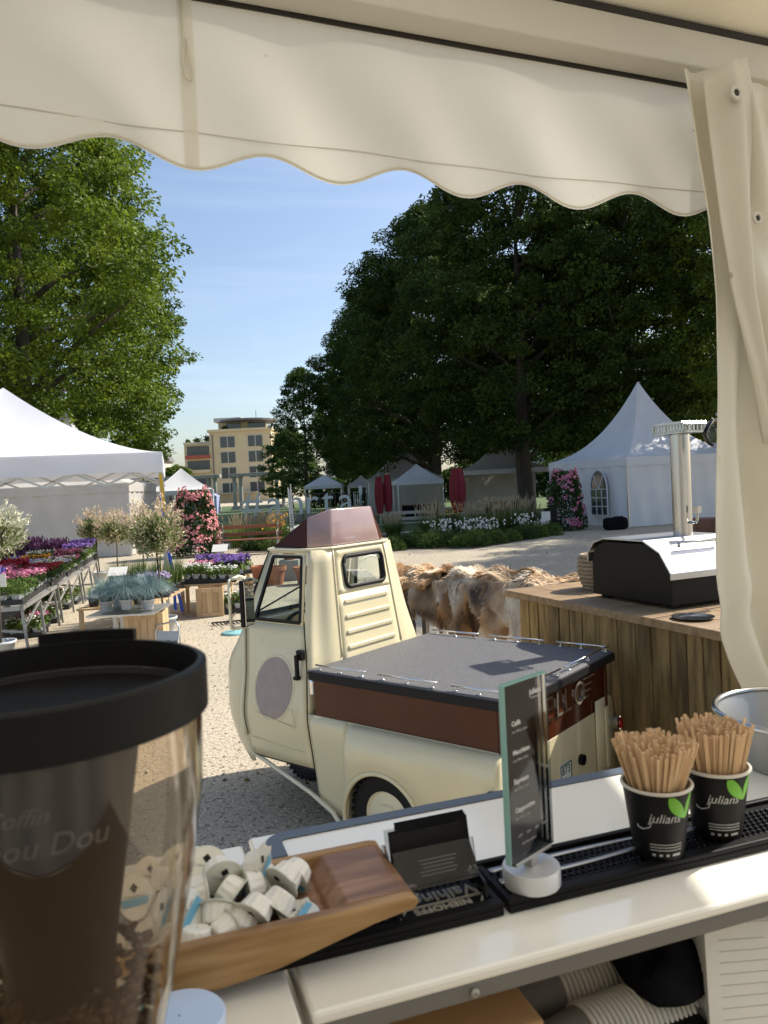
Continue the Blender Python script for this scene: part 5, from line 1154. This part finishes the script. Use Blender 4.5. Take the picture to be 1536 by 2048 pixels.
for a, c in [((W1-.115, .016), (W1-.02, .016)), ((W1-.02, .016), (W1-.008, .036)), ((W1-.008, .036), (W1-.10, .036)), ((W1-.10, .036), (W1-.115, .016))]: fr.bar((*a, .0105), (*c, .0105), .002, .002)
fr.build('lettering_frame', 'mattext', m1); text_obj('lettering', 'NIEHOFFS', .015, 'mattext', m1, .001, axes((W1-.027, .031, .0105), (-1, 0, 0), (0, -1, 0), (0, 0, 1)), bold=.0003)
ZM = ZC+.0145
# wooden tray
tr_ = bthing('wooden_tray', 'long hollowed wooden tray holding the creamer pods', 'tray', 0, 0, ZM-.001)
def side(top): return [(-.13, .010), (-.10, .0), (.06, .0), (.11, .005), (.16, .016), (.21, .027), (.25, .033), (.256, .038), (.254, .044), (.245, .046), (-.13, .046)]
for (a, c) in [(.712, .727), (.836, .851)]: q = MB(); q.prism(side(0), a, c, 'y'); q.build('side_wall', 'trayside', tr_, bevel=.003)
q = MB(); q.prism([(.160, .0165), (.21, .0272), (.2498, .0332), (.2555, .038), (.2535, .0436), (.245, .0456), (.186, .0458), (.172, .034)], .7272, .8358, 'y'); q.build('solid_end', 'traywood', tr_, bevel=.002)
q = MB(); q.box((-.022, .7815, .0082), (.21, .1086, .014)); q.prism([(.083, .0028), (.12, .0076), (.163, .0175), (.172, .027), (.165, .032), (.083, .0152)], .7273, .8357, 'y'); q.build('tray_floor', 'traywood', tr_); q = MB(); q.box((-.124, .7815, .026), (.012, .1086, .042)); q.build('end_wall', 'trayside', tr_, bevel=.002)
# creamer pods
def pod_meshes():
    a = MB(); n = 48; vs = []
    for r, z in [(.001, 0), (.0115, 0), (.0130, .0012), (.0137, .003), (.0165, .0155), (.0165, .0178)]:
        for j in range(n): 
            k = 1+(.022*(1 if j % 4 < 2 else -1) if .002 < z < .016 else 0); an = 2*math.pi*j/n; vs.append((r*k*math.cos(an), r*k*math.sin(an), z))
    a.add(vs, [(i*n+j, i*n+(j+1) % n, (i+1)*n+(j+1) % n, (i+1)*n+j) for i in range(5) for j in range(n)]); c = a.mesh('pod_cup')
    l = MB(); l.lathe([(.0160, .0172), (.0203, .0178), (.0206, .0184), (.0200, .0191), (.001, .0190)], 32); l.add([(.015, -.009, .0184), (.0265, 0, .0192), (.015, .009, .0184)], [(0, 1, 2)]); lm = l.mesh('pod_lid')
    s = MB(); s.grid(lambda u, v_: ((-1+2*u)*math.sqrt(.0176**2-(-.0052-.0026*(v_-.5)*2)**2), -.0052-.0036*(v_-.5)*2, .01945), 8, 1); sm_ = s.mesh('pod_stripe')
    d = MB(); d.add([(.0, .0025, .01945), (.0045, .0072, .01945), (0, .0119, .01945), (-.0045, .0072, .01945)], [(0, 1, 2, 3)]); dm = d.mesh('pod_mark')
    for me, m in ((c, 'podwhite'), (lm, 'podlid'), (sm_, 'podblue'), (dm, 'black')): me.materials.append(MATS[m])
    tx = text_obj('pod_print', 'Coffee Cream', .0042, 'printgrey', None, .0001, axes((0, -.0012, .0193), (1, 0, 0), (0, 1, 0), (0, 0, 1)), align='CENTER'); tm = tx.data; bpy.data.objects.remove(tx)
    return c, lm, sm_, dm, tm
PC, PL, PS, PD, PT = pod_meshes()
# s, t, z (centre of tilt), euler
pods = [(.010, .825, .050, (.8, .3, .2)), (.045, .83, .060, (2.6, .2, 1.2)), (-.01, .775, .06, (.9, .2, .4)), (.07, .80, .058, (1.9, .4, .3)), (.11, .81, .052, (1.4, -.3, 1.1)), (.15, .80, .04, (1.9, .2, -.8)), (.004, .748, .030, (1.15, .1, .25)), (.012, .775, .036, (.15, 2.9, .3)), (.000, .800, .045, (.3, .1, 0)), (.040, .742, .028, (3.0, .2, .4)), (.030, .770, .040, (.9, -.5, .9)), (.030, .812, .054, (2.9, .25, .6)), (.058, .812, .058, (.75, .15, -.25)), (.047, .790, .046, (1.5, .1, 1.6)), (.064, .762, .034, (.7, .5, 2.2)), (.066, .742, .026, (1.5, -.2, 2.0)), (.084, .748, .026, (1.3, .3, 2.6)), (.078, .785, .044, (2.2, -.3, .8)), (.100, .752, .038, (2.1, .3, -.7)), (.103, .790, .040, (1.6, .1, -1.4)), (.124, .760, .036, (2.3, .2, -.9)), (.137, .786, .046, (2.0, -.3, -1.1)), (.086, .812, .040, (.3, .2, 1)), (.118, .815, .034, (2.8, .2, 1.5)), (-.020, .76, .03, (2.8, .3, .2)), (-.025, .79, .04, (.4, .2, .7)), (.02, .75, .020, (3.1, 0, 0)), (.1, .77, .020, (0, .1, 0)), (.06, .78, .022, (3, .1, 1)), (.14, .75, .019, (.1, 0, 1)), (.02, .80, .026, (3, .1, 1))]
for i, (s, y, z, e) in enumerate(pods):
    t = thing('creamer_pod', 'white ribbed creamer pod with foil lid in the wooden tray', 'creamer pod', bar_pt(s, .7815+(y-.778)*1.05, ZM+z+.006), 0, 'creamer pods in the wooden tray'); t.rotation_euler = (e[0], e[1], e[2]+BA); t.scale = (1.03,)*3
    c = mkobj('pod_cup', PC, None, t); l = mkobj('pod_lid', PL, None, t); (mkobj('stripe', PS, None, l) if i % 3 else None); mkobj('print_mark', PD, None, l); mkobj('print_text', PT, None, l)
    for ch in (c, l): ch.location = (0, 0, -.01)
# card holder
t = bthing('card_holder', 'clear acrylic card holder with black cards right of the wooden tray', 'card holder', .30, .765, ZM); Rx = Matrix.Rotation(-.22, 3, 'X')
for sg in (-1, 1): q = MB(); q.prism([(-.012, 0), (.05, 0), (.052, .004), (.03, .010), (.050, .052), (.042, .055), (.008, .020), (-.008, .018)], sg*.049-.0015, sg*.049+.0015, 'x'); q.build('side_support', 'acrylic', t)
q = MB(); q.box((0, .012, .037), (.095, .002, .042), Rx); q.build('front_plate', 'acrylic', t); q = MB(); q.box((0, .040, .044), (.095, .002, .054), Rx); q.build('back_plate', 'acrylic', t); q = MB(); q.box((0, .020, .016), (.095, .032, .002), Rx); q.build('ledge', 'acrylic', t)
for k in range(5):
    cd_ = thing('business_card', 'black business card standing in the clear holder', 'card', bar_pt(.30+(0.008 if k > 1 else -.004), .765+.018+.0045*k, ZM+.018+.001*k), BA, 'black business cards in the holder'); cd_.rotation_euler.x = -.22; q = MB(); q.box((0, 0, .0275), (.085, .0011, .055)); q.build('card', 'black', cd_)
    if k == 0:
        q = MB()
        for j in range(5): q.box((.01, -.0009, .022-.004*j), (.045-.004*(j % 3), .0002, .0011))
        q.build('print_lines', 'printgrey', cd_)
    if k == 4: q = MB(); q.box((.03, -.0009, .049), (.02, .0002, .0012)); q.build('print_lines', 'printgrey', cd_)
# menu stand
t = bthing('menu_stand', 'upright glass menu stand on a round steel base with black price card', 'menu stand', .410, .764, ZM, None, .43)
q = MB(); q.lathe([(.001, 0), (.0315, 0), (.0325, .0015), (.0325, .019), (.0315, .021), (.001, .021)], 48); q.build('base', 'brushed', t, auto=.5); q = MB(); q.box((0, 0, .026), (.012, .012, .012)); q.box((0, 0, .0325), (.066, .011, .004)); q.build('clamp', 'galv', t, bevel=.001)
HT, WD = .198, .078; 
q = MB(); q.box((0, 0, .034+HT/2), (WD-.004, .0012, HT-.006)); c_ = q.build('menu_card', 'blackgloss', t)
for s in (-1, 1): q = MB(); q.box((0, s*.0026, .034+HT/2), (WD, .0034, HT)); q.build('glass_pane', 'acrylic', t)
q = MB()
q.box((-(WD/2+.0004), 0, .034+HT/2), (.001, .0078, HT)); q.box((WD/2+.0004, 0, .034+HT/2), (.001, .0016, HT))
q.box((0, 0, .034+HT/2+(HT/2+.0004)), (WD+.0016, .0078, .001))
q.build('glass_edge', 'glassgreen', t)
def mtext(txt, size, x, z, mat='printwhite', b=.0002): text_obj('menu_print', txt, size, mat, c_, .0001, axes((x, -.0045, z), (1, 0, 0), (0, 0, 1), (0, -1, 0)), bold=b)
mtext('julians', .009, .004, .214); mtext('kaffeebar', .004, .006, .209, 'printgrey', 0)
for k, w in enumerate(['Caffè', 'Macchiato', 'Espresso', 'Cappuccino']):
    z = .186-.032*k; mtext(w, .0075, -.03, z); mtext('mit Milch, klein', .0045, -.03, z-.008, 'printgrey', 0)
for k in range(4): mtext('2,50', .004, -.026+.015*k, .062, 'printgrey', 0)
mtext('alle Preise in Euro', .0035, -.02, .052, 'printgrey', 0)
# tongs
t = bthing('tongs', 'long slim steel tongs lying on the right bar mat', 'tongs', .375, .785, ZM)
for k, (dy, bow) in enumerate([(.012, .012), (-.010, -.012)]):
    q = MB(); q.grid(lambda u, w: (.285*u, dy*(1-u)*1.2+bow*math.sin(math.pi*u)*.6+(.009*(1-.6*u))*(w-.5), .004+.004*u+.0*w), 24, 2); q.build('arm', 'steelrough', t, smooth=True, solid=.0012)
q = MB(); q.tube([(.285, .006, .008), (.292, 0, .008), (.285, -.006, .008)], .002, 6); q.build('spring_end', 'steelrough', t)
# cups with stirrers
def paper_cup(label, s, y, rotp):
    t = bthing('paper_cup', label, 'cup', s, y, ZM, 'black paper cups with stirrers'); H_, r0, r1 = .086, .0285, .0395
    b = MB(); b.lathe([(.001, .004), (r0-.001, .004), (r0, 0), (r0+.0006, .002), (r1, H_-.004)], 48); b.build('cup_wall', 'matblack', t, auto=.8); b = MB(); b.lathe([(r0-.001, .006), (r1-.0012, H_-.004)], 48); b.build('inner_wall', 'cupkraft', t, smooth=True)
    b = MB(); b.tube([((r1+.0006)*math.cos(a), (r1+.0006)*math.sin(a), H_-.002) for a in [2*math.pi*k/48 for k in range(49)]], .0021, 8); b.build('rolled_rim', 'cupkraft', t, smooth=True)
    def rad(z): return r0+(r1-r0)*z/H_+.0006
    def wr(co, z0=0, ph=0):
        z = co.y+z0; r = rad(z)+co.z; a = -math.pi/2+ph+co.x/rad(z0+.003); return Vector((r*math.cos(a), r*math.sin(a), z))
    text_obj('cup_lettering', 'julians', .0155, 'printgrey', t, .0001, None, lambda c: wr(c, .049, rotp), shear=.3, res=4)
    sw = MB(); P = [(-.012, .0425), (-.011, .0395), (-.006, .0385), (.001, .042), (.0035, .05)]
    for i in range(len(P)-1): sw.tube([wr(Vector((*P[i], .0002)), 0, rotp), wr(Vector((*P[i+1], .0002)), 0, rotp)], .0006, 5)
    sw.build('cup_lettering', 'printgrey', t)
    def leaf(pts, nm):
        b = MB(); n = 8
        def f(u, w): 
            (ax, az), (bx, bz), bend, wid = pts; x = ax+(bx-ax)*u; z = az+(bz-az)*u; nx, nz = -(bz-az), (bx-ax); L_ = math.hypot(nx, nz); k = wid*math.sin(math.pi*min(1, u*.97+.02))**.8; x += nx/L_*(bend*math.sin(math.pi*u)+k*(w-.5)*2); z += nz/L_*(bend*math.sin(math.pi*u)+k*(w-.5)*2); z = min(z, H_-.006); return tuple(wr(Vector((x, z, .0003)), 0, rotp))
        b.grid(f, 14, 4); b.build(nm, 'leafgreen', t, smooth=True)
    leaf(((.0375, .052), (.0195, .083), .002, .0062), 'leaf_print'); leaf(((.0385, .052), (.0470, .084), .001, .0040), 'leaf_print')
    ln = MB()
    for k in range(3): ln.add([wr(Vector((.0+.036*j, .021-.0035*k, .0003)), 0, rotp) for j in (0, .25, .5, .75, 1)]+[wr(Vector((.036*j, .0215-.0035*k+.0004, .0003)), 0, rotp) for j in (0, .25, .5, .75, 1)], [(i, i+1, i+6, i+5) for i in range(4)])
    for k in range(4):
        w = .0035 if k < 3 else .010; x = .002+.0075*k; ln.add([wr(Vector((x, .007, .0004)), 0, rotp), wr(Vector((x+w, .007, .0004)), 0, rotp), wr(Vector((x+w, .0098, .0004)), 0, rotp), wr(Vector((x, .0098, .0004)), 0, rotp)], [(0, 1, 2, 3)])
    ln.build('print_lines', 'printgrey', t)
    return t
C1, C2 = (.585, .768), (.684, .781)
paper_cup('black paper cup with green leaf print and stirrers, nearer to the menu stand', *C1, -.95); paper_cup('black paper cup with green leaf print and stirrers, nearer to the steel bucket', *C2, -1.02)
def stick_mesh():
    b = MB(); n = 6; L_, w = .124, .0023; pts = [(-w, 0), (w, 0), (w, L_-w*.5)]+[(w*math.cos(math.pi*k/n), L_-w*.5+w*math.sin(math.pi*k/n)) for k in range(1, n)]+[(-w, L_-w*.5)]
    b.prism(pts, -.0007, .0007, 'y'); me = b.mesh('stirrer'); me.materials.append(MATS['stirrer']); return me
STK = stick_mesh()
for ci, ((cs, cy), lab, seed, n, spread) in enumerate([(C1, 'thin wooden stirrer in the paper cup nearer to the menu stand', 1, 140, .35), (C2, 'thin wooden stirrer in the paper cup nearer to the steel bucket', 2, 130, .72)]):
    r = random.Random(seed)
    for k in range(n):
        ra = math.sqrt((k+.5)/n); a = k*2.39996; bx, by = .024*ra*math.cos(a)*spread, .024*ra*math.sin(a)*spread
        tx, ty = (.0345*ra)*math.cos(a), (.0345*ra)*math.sin(a); top = .084; d = Vector((tx-bx, ty-by, top-.010)); d.normalize()
        lim = .0372
        o = bpy.data.objects.new('stirrer', STK); COL.objects.link(o); p = bar_pt(cs+bx, cy+by, ZM+.008+r.uniform(0, .010)); o.location = p; dw = BE1*d.x+BE2*d.y+Vector((0, 0, d.z)); o.rotation_mode = 'QUATERNION'; qd = Vector((0, 0, 1)).rotation_difference(dw); from_z = Matrix.Rotation(r.uniform(-.9, .9), 3, 'Z').to_quaternion(); o.rotation_quaternion = qd @ from_z
        tag(o, lab, 'stirrer', 'stirrers in the '+('left' if ci == 0 else 'right')+' cup')
# steel bucket
t = bthing('steel_bucket', 'round brushed steel bucket with rolled rim at the right edge of the counter', 'bucket', 1.0, .94, ZC+.0005)
q = MB(); q.lathe([(.001, .003), (.096, .003), (.100, .001), (.130, .078), (.127, .078), (.098, .006), (.001, .006)], 48); q.build('tub', 'galv', t, auto=.6)
q = MB(); q.tube([(.131*math.cos(a), .131*math.sin(a), .080) for a in [2*math.pi*k/48 for k in range(49)]], .0055, 8); q.build('rolled_rim', 'steel', t, smooth=True)
# grinder with hopper
t = thing('coffee_grinder', 'coffee grinder with smoked bean hopper and black lid at the left edge', 'grinder', (-.222, .488, 1.011), BA)
Z0 = -1.015
q = MB(); q.box((0, 0, .17), (.17, .20, .34)); q.build('body', 'black', t, bevel=.02); q = MB(); q.lathe([(.05, .34), (.055, .41), (.062, .47)], 32); q.build('collar', 'black', t, smooth=True)
q = MB(); q.lathe([(.055, .465), (.064, .50), (.076, .55), (.087, .60), (.0945, .65), (.097, .70), (.0975, .712), (.0945, .712), (.094, .70), (.0915, .652), (.084, .602), (.073, .552), (.061, .502), (.052, .465), (.055, .465)], 64); ho = q.build('hopper', 'smoke', t, smooth=True)
q = MB(); q.lathe([(.0985, .700), (.1012, .701), (.1015, .730), (.099, .7315), (.096, .7315), (.095, .712), (.09, .708), (.001, .708)], 72); lo_ = q.build('lid', 'black', t, auto=.5); q = MB(); q.grid(lambda u, w: ((.0995-.004*w)*math.cos(.95+.75*u), (.0995-.004*w)*math.sin(.95+.75*u), .7315+.0045), 10, 1); q.build('lid_tab', 'black', lo_, solid=.008)
q = MB(); q.lathe([(.030, .475), (.034, .55), (.046, .62), (.060, .708)], 32); q.build('inner_funnel', 'black', ho, smooth=True); q = MB(); q.tube([(0, 0, .48), (0, 0, .705)], .012, 12); q.build('spindle', 'black', ho)
bn = MB(); rb = random.Random(5); bq = []
for k in range(700):
    z = .475+.062*rb.random()**.8; r = (.052+(z-.468)*.24-.008)*math.sqrt(rb.random()); a = rb.uniform(0, 6.28); c = Vector((r*math.cos(a), r*math.sin(a), z)); R_ = Matrix.Rotation(rb.uniform(0, 3), 3, 'X') @ Matrix.Rotation(rb.uniform(0, 6), 3, 'Z')
    vs = [c+R_ @ Vector((x*.0055, y*.004, w*.003)) for x, y, w in [(1, 0, 0), (.5, .85, 0), (-.5, .85, 0), (-1, 0, 0), (-.5, -.85, 0), (.5, -.85, 0), (0, 0, 1), (0, 0, -.4)]]; bn.add(vs, [(i, (i+1) % 6, 6) for i in range(6)]+[((i+1) % 6, i, 7) for i in range(6)])
bn.build('beans', 'bean', ho, kind='stuff', smooth=True)
def hw(c, z0, ph):
    z = z0+c.y; r = .0915+.05*(z-.65)+.0012; a = -math.pi/2-BA+ph+c.x/.092; return Vector((r*math.cos(a), r*math.sin(a), z))
text_obj('hopper_lettering', 'nou Dou', .017, 'printgrey', ho, .0001, None, lambda c: hw(c, .652, .05), shear=.25); text_obj('hopper_lettering', 'Coffin', .013, 'printgrey', ho, .0001, None, lambda c: hw(c, .670, .05), shear=.45)
t = bthing('round_lid', 'round lid with a sky reflection painted pale blue in front of the grinder on the left counter', 'lid', .018, .655, ZC+.001); q = MB(); q.lathe([(.001, 0), (.034, 0), (.036, .004), (.036, .026), (.038, .028), (.038, .034), (.036, .036), (.001, .037)], 40); q.build('lid', 'skytint', t, auto=.5)
# ------------------------------------------------------------------ things on the shelf under the counter
t = bthing('cardboard_box', 'brown cardboard box on the shelf under the counter', 'box', .285, .80, 1.166); 
q = MB(); q.box((0, 0, .04), (.185, .20, .079)); q.build('body', 'card', t, bevel=.002); q = MB(); q.box((0, -.004, .102), (.19, .205, .044)); q.build('lid', 'card', t, bevel=.003); q = MB(); q.box((.06, -.108, .11), (.028, .001, .01)); q.box((-.01, -.108, .112), (.04, .001, .004)); q.build('print', 'bark', t)
def cup_stack(s, y, z, n, ang, lab, grp):
    me = MB(); me.lathe([(.026, .0), (.036, .074)], 28); nf = len(me.f); me.lathe([(.0362, .074), (.0392, .075), (.0396, .077), (.0385, .079), (.0355, .079), (.025, .004)], 28); m_ = me.mesh('stacked_cup', True, False); m_.materials.append(MATS['cupgrey']); m_.materials.append(MATS['cupkraft'])
    m_.polygons.foreach_set('material_index', [0]*nf+[1]*(len(me.f)-nf))
    for k in range(n):
        o = bpy.data.objects.new('stacked_cup', m_); COL.objects.link(o); d = Vector((math.cos(BA+ang), math.sin(BA+ang), 0)); o.location = bar_pt(s, y, z)+d*(.0068*k); o.rotation_euler = (math.pi/2, 0, BA+ang+math.pi/2); tag(o, lab, 'cup', grp)
cup_stack(.385, .745, 1.207, 34, .06, 'nested paper cup in the nearest sleeve under the counter', 'cups of the near sleeve'); cup_stack(.395, .83, 1.207, 42, .02, 'nested paper cup in the middle sleeve under the counter', 'cups of the middle sleeve'); cup_stack(.40, .915, 1.207, 46, -.02, 'nested paper cup in the rear sleeve under the counter', 'cups of the rear sleeve'); cup_stack(.44, .872, 1.275, 44, .04, 'nested paper cup in the upper sleeve lying on the others', 'cups of the upper sleeve')
def cloth(name, label, s, y, z, sx, sy, h, seed):
    t = bthing(name, label, 'cloth', s, y, z); r = random.Random(seed); ph = [r.uniform(0, 6) for _ in range(6)]
    q = MB(); q.grid(lambda u, w: ((u-.5)*sx*(1+.1*math.sin(w*5+ph[0])), (w-.5)*sy*(1+.12*math.sin(u*6+ph[1])), max(.0, h*math.sin(math.pi*u)**.6*math.sin(math.pi*w)**.6*(.75+.2*math.sin(u*9+w*4+ph[2])+.15*math.sin(w*13-u*6+ph[3])))), 26, 26); q.build('fabric', 'cloth', t, smooth=True, solid=.002)
cloth('black_cloth', 'crumpled black cloth lying on the cup sleeves under the counter', .585, .765, 1.245, .10, .10, .06, 2); cloth('black_cloth', 'black cloth heap at the front of the shelf before the cup sleeves', .50, .700, 1.166, .12, .05, .07, 3)
t = bthing('menu_stack', 'stack of white menu sheets leaning upright at the right on the shelf', 'paper', .635, .70, 1.167, None, -.12)
for k in range(9):
    q = MB(); q.box((.04+.002*k, .004+.006*k, .088), (.155, .0016, .178), Matrix.Rotation(.10, 3, 'Y') @ Matrix.Rotation(-.2, 3, 'X')); so_ = q.build('sheet', 'paperwhite', t)
Rm = Matrix.Rotation(.10, 3, 'Y') @ Matrix.Rotation(-.2, 3, 'X'); o_ = Vector((.04, .004, .088)); X_, Z_, N_ = Rm @ Vector((1, 0, 0)), Rm @ Vector((0, 0, 1)), Rm @ Vector((0, -1, 0))
text_obj('heading', 'Cookies', .016, 'printgrey', t, .0001, axes(o_+X_*-.045+Z_*.062+N_*.0012, X_, Z_, N_))
q = MB()
for k in range(11): 
    a = o_+X_*-.06+Z_*(.045-.012*k)+N_*.0012; q.bar(a, a+X_*(.06+.045*((k*7) % 5)/4), .0006, .0003, N_)
q.build('print_lines', 'printgrey', t)
t = bthing('framed_card', 'black framed card lying flat at the front of the shelf', 'card', .545, .70, 1.215, None, .1); t.rotation_euler.x = .25; q = MB(); q.box((0, 0, 0), (.11, .06, .004)); q.build('card', 'black', t); q = MB()
for a, c in [((-.055, .03), (.055, .03)), ((.055, .03), (.055, -.03)), ((-.055, -.03), (.055, -.03)), ((-.055, -.03), (-.055, .03))]: q.bar((*a, .003), (*c, .003), .004, .006)
q.build('frame', 'galv', t)
